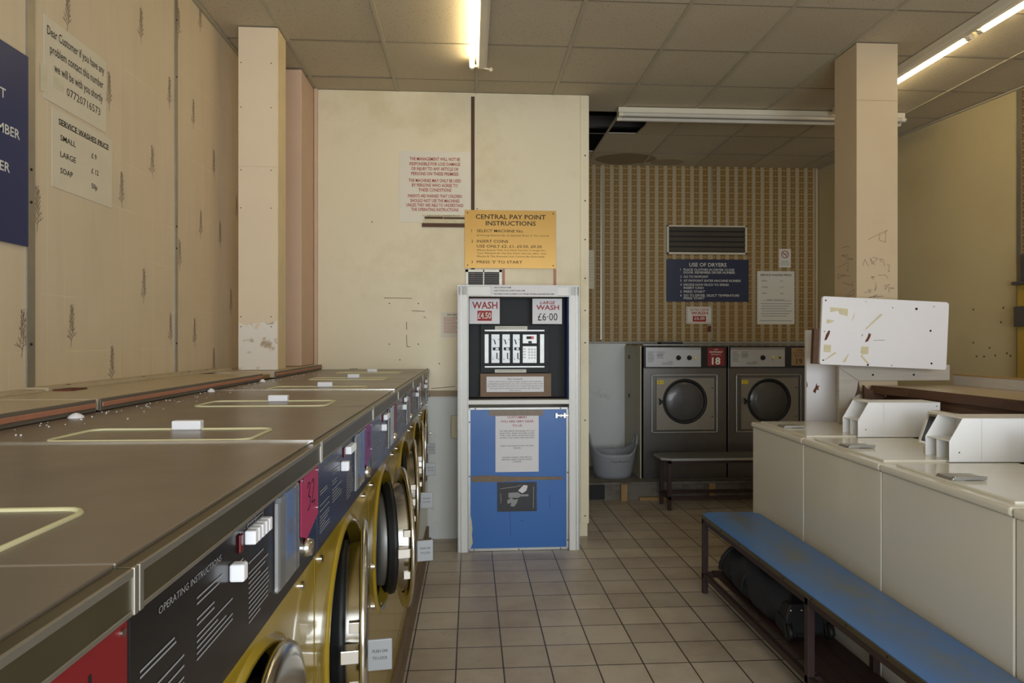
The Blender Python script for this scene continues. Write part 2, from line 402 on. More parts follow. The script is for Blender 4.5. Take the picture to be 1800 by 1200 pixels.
# left wall
b = MB(); b.box(XL-.1, XL, YF, YB, 0, CEIL+.36)
sprigs = [(3.282,2.998),(2.702,2.784),(3.001,2.585),(3.583,2.792),(3.692,3.201),(3.98,3.365),(3.884,2.784),(3.396,2.384),(3.106,2.183),(2.52,1.985),
          (4.186,2.587),(3.988,2.184),(2.44,1.54),(2.728,1.572),(3.024,1.41),(3.31,1.775),(3.597,1.575),(3.706,1.972),(3.9,1.558),(4.288,2.173),(4.477,1.768),(4.186,1.39),(4.584,2.397),
          (2.42,2.39),(2.15,2.2),(1.86,2.6),(2.1,2.9),(1.55,2.1),(1.3,1.8),(.9,2.3),(.6,1.9),(1.0,2.9),(.3,2.6)]
for (sy, sz) in sprigs:
    rs_ = random.Random(int(sy*100)); lean = rs_.uniform(-.008, .008)
    st = [[(sy-lean, sz-.085), (sy+.003, sz-.03), (sy-.002, sz+.03), (sy+lean, sz+.085)]]
    for k in range(13):
        q = -.045+k*.0095; sd = 1 if k % 2 else -1; L = rs_.uniform(.014, .024)*(1-.5*k/13)*(1.5 if k < 3 else 1)
        st.append([(sy, sz+q-.012), (sy+sd*L*.7, sz+q), (sy+sd*L, sz+q+.012)]); st.append([(sy+sd*L*.5, sz+q-.004), (sy+sd*L*.4, sz+q+.012)])
        if k % 3 == 0: st.append([(sy+sd*L*.7, sz+q), (sy+sd*L*1.3, sz+q+.004)])
    k0 = MB(); k0.strokes(st, .0022, 0)
    b.add([(XL+.0006, p[0], p[2]) for p in k0.v], [tuple(f) for f in k0.f], 1)
struct(b.build('wall_left', [m_left, m_sprig]))
for i, (y0, y1) in enumerate(((2.455, 2.497), (3.638, 3.668), (1.25, 1.28))):
    b = MB(); b.box(XL, XL+.006, y0, y1, 1.345, CEIL)
    for z in (1.5, 2.0, 2.115, 2.9, 3.2): b.cyl((XL+.006, (y0+y1)/2, z), (XL+.008, (y0+y1)/2, z), .005, 8, 1)
    struct(b.build('trim_%d' % (i+1), [m_aludull, m_matblack]))
b = MB(); b.box(XL, XL+.02, YF, 5.2, CEIL-.012, CEIL); struct(b.build('trim_4', m_tbar))
# partition wall with the pay point
PY = 5.2
b = MB(); b.box(XL, .905, PY, PY+.09, 0, CEIL, 0)
b.box(-.36, -.095, PY-.004, PY, 0, 1.085, 1)                     # grey painted lower panel
b.box(.70, .80, PY-.003, PY, 0, 1.6, 1)
for (u, z) in [(-.62,1.80),(-.40,1.80),(-.62,1.49),(-.40,1.49),(-.54,1.37),(-.33,1.30),(-.24,1.34),(-.40,1.18),(.05,2.53),(.30,2.45),(-.75,2.42)]:
    b.cyl((u, PY-.0006, z), (u, PY, z), .005, 8, 2)
b.strokes([[(-.49,1.66),(-.488,1.60)],[(-.49,1.56),(-.486,1.47),(-.46,1.47)],[(-.45,1.745),(-.35,1.74)],[(-.36,1.70),(-.34,1.69)],[(-.92,1.30),(-.86,1.302)],
           [(-.66,1.842),(-.45,1.84)],[(-.30,1.15),(-.12,1.165)]], .004, PY-.0008, 2)
struct(b.build('wall_middle', [m_cream, m_greywhite, m_brownstrip]))
b = MB(); b.box(.003, .030, PY-.006, PY, 2.0, 3.39); struct(b.build('trim_5', m_brownstrip))
b = MB(); b.box(-.36, -.095, PY-.014, PY-.004, 1.09, 1.135); struct(b.build('trim_6', mat('brown_grey_rail', (150, 132, 106), .6, var=.08)))
b = MB(); b.box(.848, .915, PY-.012, PY+.1, .10, CEIL-.005)
for z in (.16, .9, 1.5, 1.75, 2.0, 2.3, 2.6, 2.95): b.cyl((.885, PY-.0135, z), (.885, PY-.012, z), .006, 8, 1)
struct(b.build('trim_7', [m_cream, m_matblack], bevel=.003))
b = MB(); b.box(XL+.37, XL+.395, PY-.02, PY, 1.335, CEIL); struct(b.build('trim_8', m_pink))
# back room
b = MB(); b.box(.8, 4.0, YB, YB+.1, 0, CEIL+.36); struct(b.build('wall_back', m_wp_back))
b = MB(); b.box(.81, .905, PY+.12, YB, 0, CEIL); struct(b.build('wall_side', m_greywhite))
for i, x in enumerate((1.41, 2.636)):
    b = MB(); b.box(x-.008, x+.008, YB-.006, YB, 1.53, CEIL-.02); struct(b.build('trim_%d' % (9+i), m_aludull))
b = MB(); b.box(3.80, 3.822, YB-.02, YB, 1.0, CEIL); struct(b.build('trim_11', m_plaster))
# right wall (slightly out of square)
b = MB(); ys = 4.84
b.prism([(xr(YB), YB), (xr(YB)+.2, YB), (xr(ys)+.2, ys), (xr(ys), ys)], 'z', 0, CEIL+.36, 0)
b.prism([(xr(ys), ys), (xr(ys)+.2, ys), (xr(YF)+.2, YF), (xr(YF), YF)], 'z', 0, CEIL, 1)
def onright(y, z, d=.001): return (xr(y)-d, y, z)
for (y, z) in [(5.25,1.77),(4.98,1.77),(5.0,1.66),(4.95,1.42),(5.05,1.40),(5.15,1.39),(5.22,1.39),(4.92,1.40),(5.1,1.46),(5.25,1.50),(6.4,1.95)]:
    p = onright(y, z); b.cyl(p, (p[0]+.001, p[1], p[2]), .008, 8, 2)
struct(b.build('wall_right', [m_rightwall, m_wp_side, m_brownstrip]))
b = MB(); b.prism([(xr(ys)-.012, ys-.02), (xr(ys)+.0, ys-.02), (xr(ys)+.0, ys+.02), (xr(ys)-.012, ys+.02)], 'z', 0, CEIL-.01); struct(b.build('trim_12', m_aludull))
b = MB(); b.prism([(xr(YB)-.02, YB), (xr(YB), YB), (xr(YF), YF), (xr(YF)-.02, YF)], 'z', CEIL-.012, CEIL); struct(b.build('trim_13', m_tbar))
# street wall behind the camera with the shop window opening
b = MB(); X0, X1 = XL-.1, 5.3
b.box(X0, X1, YF-.1, YF, 0, .55); b.box(X0, X1, YF-.1, YF, 2.7, CEIL+.36); b.box(X0, -1.15, YF-.1, YF, .55, 2.7); b.box(3.15, X1, YF-.1, YF, .55, 2.7)
struct(b.build('wall_front', m_cream))
b = MB()
for x in (-1.15, .98, 3.11): b.box(x, x+.04, YF-.07, YF-.02, .55, 2.7)
b.box(-1.15, 3.15, YF-.07, YF-.02, .55, .6); b.box(-1.15, 3.15, YF-.07, YF-.02, 2.65, 2.7)
struct(b.build('window_1', m_alu))
# ceiling tiles, with tiles missing in the back room
GX = -1.156; GY = 3.754; g = .6
b = MB(); missing = {(3, 3), (3, 4)}
for i in range(-1, 11):
    for j in range(-10, 6):
        x0, x1 = GX+g*i, GX+g*(i+1); y0, y1 = GY+g*j, GY+g*(j+1)
        x0 = max(x0, XL); x1 = min(x1, 5.1); y0 = max(y0, YF); y1 = min(y1, YB)
        if x1 <= x0 or y1 <= y0 or (i, j) in missing: continue
        if (i, j) == (4, 3):
            b.prism([(x0+.25, y0), (x1, y0), (x1, y1), (x0+.28, y1), (x0+.3, y0+.35)], 'z', CEIL, CEIL+.015); continue
        dz = random.uniform(-.002, .003) if random.random() < .7 else 0
        b.box(x0+.004, x1-.004, y0+.003, y1-.003, CEIL+.004+dz, CEIL+.018+dz)
b.box(XL-.1, 5.2, YF-.1, YB+.1, CEIL+.32, CEIL+.36, 1)
b.box(.55, .60, 5.34, YB, CEIL+.02, CEIL+.32, 1);  b.box(.55, 4.1, 5.5, 5.54, CEIL+.02, CEIL+.32, 1)
b.box(.9, 2.3, 6.25, 6.31, CEIL+.10, CEIL+.2, 2); b.box(.55, 4.1, YB-.06, YB-.02, CEIL+.02, CEIL+.32, 1)
struct(b.build('ceiling', [m_ctile, m_void, m_greymetal]))
b = MB()
for i in range(0, 11):
    x = GX+g*i; b.box(x-.011, x+.011, YF, YB, CEIL-.003, CEIL+.005)
for j in range(-9, 6):
    y = GY+g*j
    b.box(XL, 5.1, y-.0035, y+.0035, CEIL+.001, CEIL+.0052, 1)
struct(b.build('trim_14', [m_tbar, m_barcross]))
# pillars and boxed-in pipe
b = MB(); b.box(-1.405, -1.174, 4.185, 4.36, 1.338, CEIL-.004)
b.box(-1.182, -1.170, 4.19, 4.36, 1.338, CEIL-.004, 1)
for z in (3.2, 2.93, 2.55, 2.32, 1.66, 1.6):
    for x in (-1.39, -1.21): b.cyl((x, 4.1845, z), (x, 4.185, z), .004, 6, 2)
b.box(-1.404, -1.176, 4.1842, 4.185, 2.569, 2.572, 3)
struct(b.build('wall_pillar_left', [m_pillarchip, mat('cream_wood_trim', (220, 200, 160), .6, var=.06, kind='Position'), m_brownstrip, m_pink], bevel=.004))
b = MB(); b.box(-1.46, -1.184, 4.815, PY-.001, 1.338, CEIL-.004); struct(b.build('wall_pipe_boxing', m_pink, bevel=.004))
b = MB(); b.box(2.46, 2.732, 4.17, 4.43, 0, CEIL-.004)
gr = []
rg = random.Random(5)
def zig(x, z, w, h, k): return [(x+rg.uniform(0, w), z+rg.uniform(0, h)) for _ in range(k)]
for (x, z, w, h, k) in [(2.53,2.10,.17,.13,4),(2.56,2.13,.1,.12,4),(2.50,1.98,.05,.06,4),(2.55,1.99,.05,.06,5),(2.60,1.97,.05,.07,4),(2.66,1.95,.06,.08,4),
                        (2.54,1.90,.05,.05,4),(2.60,1.91,.07,.03,3),(2.58,1.83,.04,.06,3),(2.63,1.82,.05,.06,4),(2.67,1.80,.05,.06,4),(2.50,1.82,.1,.02,5),(2.52,1.79,.12,.02,5)]:
    gr.append(zig(x, z, w, h, k))
b.strokes(gr, .0025, 4.1692, 1)
gl = [zig(4.19, 1.78+.06*k, .2, .07, 4) for k in range(6)]
k0 = MB(); k0.strokes(gl, .0025, 0); b.add([(2.4592, p[0], p[2]) for p in k0.v], [tuple(f) for f in k0.f], 1)
b.box(2.462, 2.730, 4.1695, 4.17, 3.05, 3.052, 1)
struct(b.build('wall_pillar_right', [m_plaster, mat('pencil_scribble', (120, 100, 86), .8, var=0)], bevel=.005))
# wooden kerb in front of the washers, plinth under the dryers
b = MB(); b.box(-.345, -.318, .0, PY-.01, 0, .10); b.box(-.318, -.30, .0, PY-.01, 0, .012); struct(b.build('baseboard_left', mat('scuffed_kerb', (116, 98, 76), .6, var=.15, vs=8, kind='Position')))
b = MB(); b.box(.92, 3.6, 6.36, YB, .0, .16); b.box(.92, 3.6, 6.30, YB, .16, .18)
for x in (1.42, 2.27, 3.0): b.box(x, x+.06, 6.31, 6.36, 0, .16, 1)
b.box(.95, 1.27, 6.345, 6.36, .01, .15, 2)
b.box(1.60, 1.9, 6.32, 6.36, 0, .03, 1)
struct(b.build('baseboard_back', [m_plinth, m_wood, m_matblack]))
b = MB(); b.box(.91, 3.7, YB-.1, YB, 1.485, 1.512); struct(b.build('trim_15', mat('grey_ledge', (150, 146, 134), .45, var=.08)))
b = MB(); b.box(.91, 1.655, YB-.12, YB-.1, .18, 1.485, 0); struct(b.build('wall_panel_back', m_greywhite))
b = MB(); b.box(1.643, 1.655, 6.47, YB-.121, .18, 1.465)
for z in (.95, 1.35): b.box(1.637, 1.643, 6.9, 6.94, z-.02, z+.02, 1)
struct(b.build('wall_panel_side', [mat('beige_panel', (178, 170, 146), .5, var=.05, kind='Position'), m_brownstrip]))

# ================================================================== LIGHT FITTINGS
def fitting(label, loc, rz, L, lit, tubes, gap=None):
    t = thing('fluorescent_light', label, 'light', loc, rz)
    b = MB(); b.prism([(-.036, 0), (.036, 0), (.034, -.045), (.02, -.055), (-.02, -.055), (-.034, -.045)], 'y', 0, L); b.build('housing', m_fixture, t, bevel=.002)
    for (x, z) in tubes:
        segs = [(0, L)] if not gap else [(0, gap-.03), (gap+.03, L)]
        for (a0, a1) in segs:
            b = MB(); b.cyl((x, a0+.035, z), (x, a1-.035, z), .0165 if lit else .018, 16); b.build('tube', m_tube if lit else m_tubeoff, t)
            for (p, q) in ((a0+.0, a0+.035), (a1-.035, a1)):
                e = MB(); e.cyl((x, p, z), (x, q, z), .018, 12); e.box(min(x, 0), max(x, 0), p+.008, q-.008, z-.004, z+.010); e.build('end_cap', m_fixture, t)
    if lit:
        b = MB(); b.cyl((.0, L-.015, -.05), (.062, L-.015, -.062), .006, 8); b.cyl((.062, L-.008, -.062), (.062, L-.022, -.062), .012, 10); b.build('starter', m_fixture, t)
    return t
fitting('lit fluorescent strip nearest the camera, above the aisle before the pay point', (.075, 2.75, CEIL-.003), 0, 1.85, True, [(-.066, -.046)])
fitting('lit fluorescent strip over the white washers, passing behind the right pillar', (2.985, 2.35, CEIL-.003), 0, 3.0, True, [(.066, -.046)], gap=1.56)
fitting('unlit twin-tube fluorescent fitting with grimy housing in the dark back room', (3.62, 5.46, CEIL-.003), R(90), 2.42, False, [(-.035, -.06), (.035, -.075)])

# ================================================================== LEFT ROW: YELLOW FRONT LOADERS
W = .762; D = .78; H = 1.30; CX, CZ = .38, .767
def make_washer():
    t = thing('front_load_washer', 'x', 'washing machine', group='yellow front-loading washers along the left wall')
    b = MB(); b.plate_hole(.004, W-.004, .10, 1.06, CX, CZ, .252, 0)
    b.box(.004, W-.004, .6, D, .10, 1.25)
    for x in (.004, W-.006): b.box(x, x+.002, 0, D, .10, 1.28)
    b.box(.004, W-.004, 0, D, .10, .102)
    b.lathe([(.275, 0), (.266, -.006), (.258, -.007), (.252, 0), (.248, .03)], (CX, 0, CZ), 'y', 56)
    for x in (.052, .654): b.cyl((x, 0, 1.035), (x, -.006, 1.035), .009, 12, 1)
    b.build('body', [m_yellow, m_chrome], t)
    b = MB(); b.lathe([(.249, .028), (.225, .034), (.222, .06), (.205, .07), (.205, .08)], (CX, 0, CZ), 'y', 48)
    b.build('gasket_ring', m_rubber, t)
    b = MB(); b.lathe([(.205, .07), (.23, .09), (.23, .42), (.0, .42)], (CX, 0, CZ), 'y', 48); b.build('drum', m_drum, t)
    b = MB(); b.box(.003, W-.003, -.006, .02, 1.062, 1.256); b.build('control_panel', m_black, t, bevel=.002)
    # print on the control panel
    p = MB(); y = -.0068
    p.textw('OPERATING INSTRUCTIONS', .17, .06, y, 1.226, .008)
    def greek(x0, x1, z0, k, dz, seed):
        r = random.Random(seed)
        for i in range(k):
            x = x1-(x1-x0)*r.choice([0, .05, .2, .45]); p.box(x0, x, y, y+.0002, z0-i*dz, z0-i*dz+.0022)
    greek(.022, .10, 1.185, 2, .006, 1); greek(.022, .12, 1.155, 2, .012, 2); greek(.022, .125, 1.13, 6, .0065, 3)
    greek(.155, .24, 1.205, 2, .007, 4); greek(.155, .22, 1.18, 2, .007, 5); greek(.155, .27, 1.16, 5, .007, 6)
    greek(.335, .42, 1.185, 1, .007, 7); greek(.335, .43, 1.17, 11, .0072, 8)
    greek(.29, .33, 1.20, 2, .006, 9)
    p.build('lettering', m_greyink, t)
    p = MB(); x0, z0 = .33, 1.238
    p.strokes([[(x0, z0), (x0+.07, z0), (x0+.07, z0+.016), (x0, z0+.016), (x0, z0)], [(x0, z0+.006), (x0+.07, z0+.006)], [(x0, z0+.011), (x0+.07, z0+.011)], [(x0+.035, z0), (x0+.035, z0+.011)]], .0018, -.0068)
    p.M = Matrix.Translation((0, 0, .0)); p.build('price_table', m_greyink, t)
    for k in range(5):
        b = MB(); x = .318+k*.0168; b.box(x, x+.014, -.022, -.006, 1.218, 1.238); b.build('program_button', m_knob, t, bevel=.002)
    b = MB(); b.box(.292, .305, -.010, -.006, 1.214, 1.240); b.build('indicator_lamp', m_darkred, t, bevel=.002)
    b = MB(); b.box(.258, .276, -.026, -.006, 1.186, 1.210); b.build('start_button', m_knob, t, bevel=.003)
    b = MB(); b.box(.458, .585, -.016, -.006, 1.095, 1.252)
    b.build('coin_window', m_clear, t, bevel=.004)
    b = MB(); b.box(.47, .50, -.009, -.0062, 1.09, 1.24, 0); b.box(.51, .555, -.009, -.0062, 1.13, 1.245, 1); b.box(.565, .58, -.009, -.0062, 1.09, 1.24, 0)
    b.cyl((.533, -.0095, 1.185), (.533, -.009, 1.185), .014, 12, 0)
    b.build('coin_plate', [m_steel, m_blue], t)
    b = MB(); b.lathe([(0, -.024), (.014, -.022), (.018, -.012), (.018, -.006)], (.658, 0, 1.108), 'y', 20); b.build('lock', m_chrome, t)
    # top
    b = MB(); b.box(.002, W-.002, .006, D, 1.286, 1.30); b.build('top', m_top, t, bevel=.002)
    b = MB(); b.box(.002, W-.002, -.014, .006, 1.256, 1.296, 0); b.box(.002, W-.002, -.016, -.012, 1.290, 1.298, 1); b.box(.002, W-.002, -.0155, -.013, 1.254, 1.259, 1)
    for x in (.001, W-.009): b.box(x, x+.008, -.017, -.013, 1.254, 1.299, 1)
    b.build('edge_trim', [m_edge, m_aludull], t, bevel=.001)
    b = MB(); h = []
    for (cx, cy, a0) in ((.19, .165, 0), (.19, .57, 90), (.02, .57, 180), (.02, .165, 270)):
        pass
    r = .03; X1 = .205; X0 = .012; Y0, Y1 = .142, .56
    pts = []
    for (cx, cy, a0) in ((X1-r, Y1-r, 0), (X0+r, Y1-r, 90), (X0+r, Y0+r, 180), (X1-r, Y0+r, 270)):
        for k in range(5): a = R(a0+k*22.5); pts.append((cx+r*math.cos(a), cy+r*math.sin(a), 1.3005))
    b.tube(pts, .0042, 6, closed=True); b.build('hatch_seal', m_hatch, t)
    b = MB(); b.box(X1-.012, X1+.012, .31, .377, 1.30, 1.322); b.build('hatch_handle', m_knob, t, bevel=.003)
    # door, hinged on its far side, standing ajar
    d = MB(); c = (-.255, 0, 0)
    d.lathe([(.170, -.012), (.235, -.018), (.256, -.015), (.261, -.006), (.256, .002), (.205, .002)], c, 'y', 64)
    d.lathe([(.200, .002), (.192, .040)], c, 'y', 56)
    for z in (.06, -.06): d.cyl((-.02, -.022, z), (-.02, -.034, z), .010, 12)
    d = d.build('door', m_chrome, t, (.641, -.002, CZ))
    b = MB(); b.lathe([(.188, .034), (.204, .038), (.206, .052), (.196, .058), (.198, .068), (.186, .074), (.16, .072)], c, 'y', 48); b.build('door_gasket', m_rubber, d)
    b = MB(); b.lathe([(.171, -.010), (.13, .0), (.0, .004)], c, 'y', 48); b.lathe([(.140, .110), (.10, .116), (.0, .119)], c, 'y', 48); b.build('glass_bowl', m_glassdk, d)
    b = MB(); b.lathe([(.174, .068), (.170, .092), (.160, .105), (.138, .112)], c, 'y', 48); b.build('bowl_rim', m_alu, d)
    b = MB(); b.box(-.496, -.455, .002, .045, -.012, .020, 0); b.build('latch', m_chrome, d, bevel=.002)
    for zz in (.06, -.085):
        b = MB(); b.prism([(-.495, zz), (-.470, zz), (-.478, zz+.025), (-.495, zz+.025)], 'y', .002, .025); b.build('catch', m_chrome, d, bevel=.001)
    b = MB(); b.box(-.520, -.512, -.074, -.018, -.020, .052); b.box(-.512, -.49, -.03, -.018, .0, .03)
    b.build('handle', m_handle, d, bevel=.002)
    hl = kid(d, 'handle')
    b = MB(); b.M = Matrix(((0, 1, 0, -.5206), (-1, 0, 0, -.046), (0, 0, 1, 0), (0, 0, 0, 1)))
    b.textw('PUSH ON', .034, 0, 0, .022, .007, align='CENTER'); b.textw('TO LOCK', .034, 0, 0, .006, .007, align='CENTER')
    b.build('lettering', m_ink, hl)
    return t
wash0 = make_washer()
angs = [7, 4.5, 8, 14, 9, 6, 1.5]
lab = ['yellow front-loading washer nearest the camera, only its red number card and brown top in view',
       'yellow front-loading washer with OPERATING INSTRUCTIONS panel and magenta number card, foreground left',
       'yellow front-loading washer with purple card, round door rim seen edge-on behind a grey handle plate',
       'yellow front-loading washer whose open door shows black gasket and steel bowl, middle of the row',
       'yellow front-loading washer two before the far end of the row, door slightly ajar',
       'yellow front-loading washer one before the last of the row, door slightly ajar',
       'yellow front-loading washer at the far end of the row, against the cream wall']
cards = [m_red, m_pinkcard, m_purplecard, m_marooncard, m_marooncard, m_marooncard, m_marooncard]
mesh_black = kid(wash0, 'control_panel').data
panel_navy = mesh_black.copy(); panel_navy.materials[0] = m_bluepanel
washers = [wash0]+[dup(wash0) for _ in range(6)]
for i, t in enumerate(washers):
    t.location = (-.33, .688+W*(i-1) if i > 1 else (.66 if i else .66-W), 0); t.rotation_euler = (0, 0, LW); t['label'] = lab[i]
    if i == 1: t.scale = (1.037, 1, 1)
    if i == 6: t.scale = (.905, 1, 1)
    kid(t, 'door').rotation_euler = (0, 0, R(angs[i]))
    if i >= 2: kid(t, 'control_panel').data = panel_navy
    b = MB(); b.prism([(.617, 1.252), (.617, 1.140), (.66, 1.125), (.752, 1.150), (.752, 1.252)], 'y', -.0105, -.008)
    for (x, z) in ((.625, 1.245), (.742, 1.243), (.742, 1.165)): b.cyl((x, -.013, z), (x, -.0105, z), .004, 8, 1)
    cdn = b.build('number_card', [cards[i], m_chrome], t)
    b = MB()
    if i == 1: b.strokes([[(.660, 1.222), (.672, 1.232), (.682, 1.226), (.676, 1.212), (.668, 1.206), (.684, 1.200), (.682, 1.184), (.664, 1.178)], [(.694, 1.226), (.708, 1.232), (.716, 1.220), (.696, 1.186), (.722, 1.186), (.716, 1.176)]], .003, -.0109)
    elif i == 0: b.strokes([[(.690, 1.23), (.686, 1.14)], [(.686, 1.14), (.70, 1.2)], [(.667, 1.23), (.667, 1.15)]], .005, -.0109)
    elif i == 2: b.strokes([[(.665, 1.225), (.69, 1.225), (.672, 1.205), (.69, 1.195), (.667, 1.18)], [(.72, 1.225), (.70, 1.2), (.72, 1.185), (.70, 1.18)]], .003, -.0109)
    if b.v: b.build('number', m_ink, cdn)
for i in (1, 3):   # bright joint strips between tops
    b = MB(); b.box(W-.009, W-.001, .0, D, 1.298, 1.3035); b.build('joint_strip', m_chrome, washers[i])
# laminate boards behind the washers
segs = [(.1, 2.09, 'nearest'), (2.115, 3.71, 'middle'), (3.95, 5.15, 'farthest')]
for (y0, y1, nm) in segs:
    b = MB(); b.box(XL+.002, -1.125, y0, y1, 1.302, 1.336, 0)
    b.box(-1.125, -1.117, y0, y1, 1.300, 1.337, 2); b.box(-1.117, -1.113, y0+.006, y1-.006, 1.312, 1.327, 1)
    tag(b.build('worktop_board', [m_boardtop, m_orange, m_greyedge], bevel=.002), {'nearest': 'beige worktop board with orange edging at the left frame edge, behind the nearest washer', 'middle': 'beige worktop board with orange edging, middle one of three behind the washers', 'farthest': 'beige worktop board with orange edging, around the left pillar foot at the far end'}[nm], 'worktop', 'worktop boards behind the yellow washers')
b = MB(); b.box(XL+.003, -1.15, 3.712, 3.948, 1.302, 1.322); tag(b.build('timber_board', m_wood), 'raw timber board showing in the gap between two beige worktops', 'board')
b = MB(); b.prism([(XL+.001, 2.45), (-1.47, 2.45), (-1.44, 4.18), (XL+.001, 4.18)], 'z', 1.3365, 1.349)
b.prism([(XL+.001, .6), (-1.46, .6), (-1.47, 2.42), (XL+.001, 2.42)], 'z', 1.3365, 1.345)
for y in (2.62, 3.2, 3.7, 3.95): b.cyl((-1.50, y, 1.349), (-1.50, y, 1.3505), .008, 8, 1)
tag(b.build('back_ledge', [m_boardtop, m_brownstrip]), 'thin beige ledge strip lying along the left wall behind the worktop boards', 'ledge')
b = MB(); b.box(-1.462, -1.40, 2.46, 2.56, 1.3362, 1.342); tag(b.build('hinge_plate', m_rust), 'small rusty brown plate on the beige ledge by the left wall', 'plate')
# soap powder spilled on the tops
b = MB(); rs = random.Random(3)
for k in range(150):
    y = rs.uniform(1.5, 4.6); x = -1.10+abs(rs.gauss(0, .07)); q = rs.uniform(.001, .003)
    b.box(x, x+q, y, y+q, 1.3, 1.3+q)
o = tag(b.build('soap_powder', m_knob), 'white soap powder grains spilled on the brown washer tops near the worktop edge', 'soap powder'); o['kind'] = 'stuff'
for (y, r0) in ((1.93, .016), (2.9, .012), (3.6, .012)):
    b = MB(); b.lathe([(r0*1.3, 0), (r0*1.1, .006), (r0*.5, .012), (0, .014)], (-1.085, y, 1.30), 'z', 14)
    tag(b.build('powder_lump', m_knob), {1.93: 'largest white powder lump on the brown washer top, nearest the camera', 2.9: 'white powder lump on the washer top halfway along the worktop edge', 3.6: 'white powder lump on the washer top near the gap between worktops'}[y], 'soap powder')

# ================================================================== SIGNS
def sign(name, label, cat, w_, h_, loc, rz=0, face=m_paper, th=.002, texts=(), ink=m_ink, tilt=0, group=None, extra=None, bevel=0, shape=None):
    b = MB()
    if shape: b.prism(shape, 'y', -th, 0)
    else: b.box(0, w_, -th, 0, 0, h_)
    mats = [face]
    if extra: mats += extra(b, th)
    o = tag(b.build(name, mats, None, loc, (0, tilt, rz), bevel), label, cat, group)
    inks = {}
    for t in texts:
        s_, x, zt, h, al = t[:5]; wd = t[5] if len(t) > 5 else None; ik = t[6] if len(t) > 6 and t[6] else ink; bold = t[7] if len(t) > 7 else 0; sh = t[8] if len(t) > 8 else 0
        q = inks.setdefault(ik.name, (MB(), ik))[0]
        z = h_-zt-h
        if wd: q.textw(s_, wd, x, -th-.0006, z, h, 0, al, bold, sh)
        else: q.text(s_, h/.7, x, -th-.0006, z, 0, al, bold, 1, sh)
    for q, ik in inks.values(): q.build('lettering', ik, o)
    return o
def scrw(b, w_, h_, th, m, e=.012, r=.003):
    for x in (e, w_-e):
        for z in (e, h_-e): b.cyl((x, -th-.0012, z), (x, -th, z), r, 8, m)
# blue sign at left frame edge
def ex(b, th): scrw(b, .95, .68, th, 1, .02, .004); return [m_alu]
sign('instruction_sign', 'large navy blue sign with white letters cut off by the left frame edge', 'sign', .95, .66, (XL+.0065, 1.50, 1.84), LW, m_navy, .006,
     [('PAYPOINT', .835, .155, .032, 'RIGHT', None, m_whiteink, .012), ('MACHINE NUMBER', .905, .27, .032, 'RIGHT', None, m_whiteink, .012), ('DRYER', .855, .395, .032, 'RIGHT', None, m_whiteink, .012)])
# two papers on the left wall
sign('notice', 'sun-aged Dear Customer notice in thin black print, taped up on the left wall', 'notice', .42, .305, (XL+.001, 2.553, 2.395), LW, m_paperold, .0015,
     [('Dear Customer if you have any', .21, .030, .033, 'CENTER', .385, None, .008), ('problem contact this number', .215, .092, .033, 'CENTER', .36, None, .008), ('we will be with you shortly', .225, .152, .033, 'CENTER', .33, None, .008), ('07720716573', .255, .215, .031, 'CENTER', .235)],
     extra=lambda b, th: (b.box(.05, .12, -th-.0005, -th, .06, .105, 1), b.box(-.02, .02, -th-.0006, -th, .02, .12, 1), [m_cleartape])[-1])
sign('price_list', 'SERVICE WASHES PRICE sheet below the Dear Customer notice on the left wall', 'notice', .42, .295, (XL+.001, 2.60, 2.085), LW, m_paperold, .0015,
     [('SERVICE WASHES PRICE', .215, .03, .022, 'CENTER', .35, None, .025), ('SMALL', .05, .088, .021, 'LEFT', .10, None, .012), ('£ 9', .26, .098, .021, 'LEFT', None, None, .012), ('LARGE', .05, .150, .021, 'LEFT', .10, None, .012), ('£ 12', .26, .160, .021, 'LEFT', None, None, .012),
      ('SOAP', .05, .212, .021, 'LEFT', .08, None, .012), ('50p', .26, .222, .021, 'LEFT', None, None, .012)], extra=lambda b, th: (b.box(.045, .375, -th-.0006, -th, .243, .245, 1), [m_ink])[-1])
# management notice
mt = ['THE MANAGEMENT WILL NOT BE', 'RESPONSIBLE FOR LOSS DAMAGE', 'OR INJURY TO ANY ARTICLE OR', 'PERSONS ON THESE PREMISES', 'THE MACHINES MAY ONLY BE USED', 'BY PERSONS WHO AGREE TO', 'THESE CONDITIONS',
      'PARENTS ARE WARNED THAT CHILDREN', 'SHOULD NOT USE THE MACHINES', 'UNLESS THEY ARE ABLE TO UNDERSTAND', 'THE OPERATING INSTRUCTIONS']
wd = [.385, .385, .36, .36, .40, .35, .25, .41, .375, .435, .36]; zt = [.047, .085, .122, .160, .212, .248, .284, .330, .366, .400, .434]
m_mgmt = mat('off_white_plastic', (226, 220, 204), .28, var=.01)
o = sign('warning_notice', 'white plastic notice in red capitals beginning THE MANAGEMENT WILL NOT BE RESPONSIBLE', 'sign', .545, .545, (-.545, PY-.001, 2.42), 0, m_mgmt, .003,
     [(mt[i], .272, zt[i], .024, 'CENTER', wd[i], m_redink, .018) for i in range(11)])
b = MB(); b.box(0, .325, -.005, 0, 0, .030); b.box(.01, .325, -.004, -.001, .030, .062, 1); b.box(.02, .16, -.004, 0, .062, .080); b.box(.165, .325, -.004, 0, .062, .078); b.box(0, .325, -.003, 0, .080, .094, 1); b.strokes([[(.02, .072), (.30, .07)]], .006, -.0045, 0)
b.textw('KEEP & WASH LAUNDERETTE LTD', .25, .04, -.0056, .083, .008, 2)
tag(b.build('batten_strip', [m_brownstrip, m_glue, m_ink], None, (-.372, PY-.004, 2.385)), 'torn brown and cream glue strip under the red-lettered notice', 'strip')
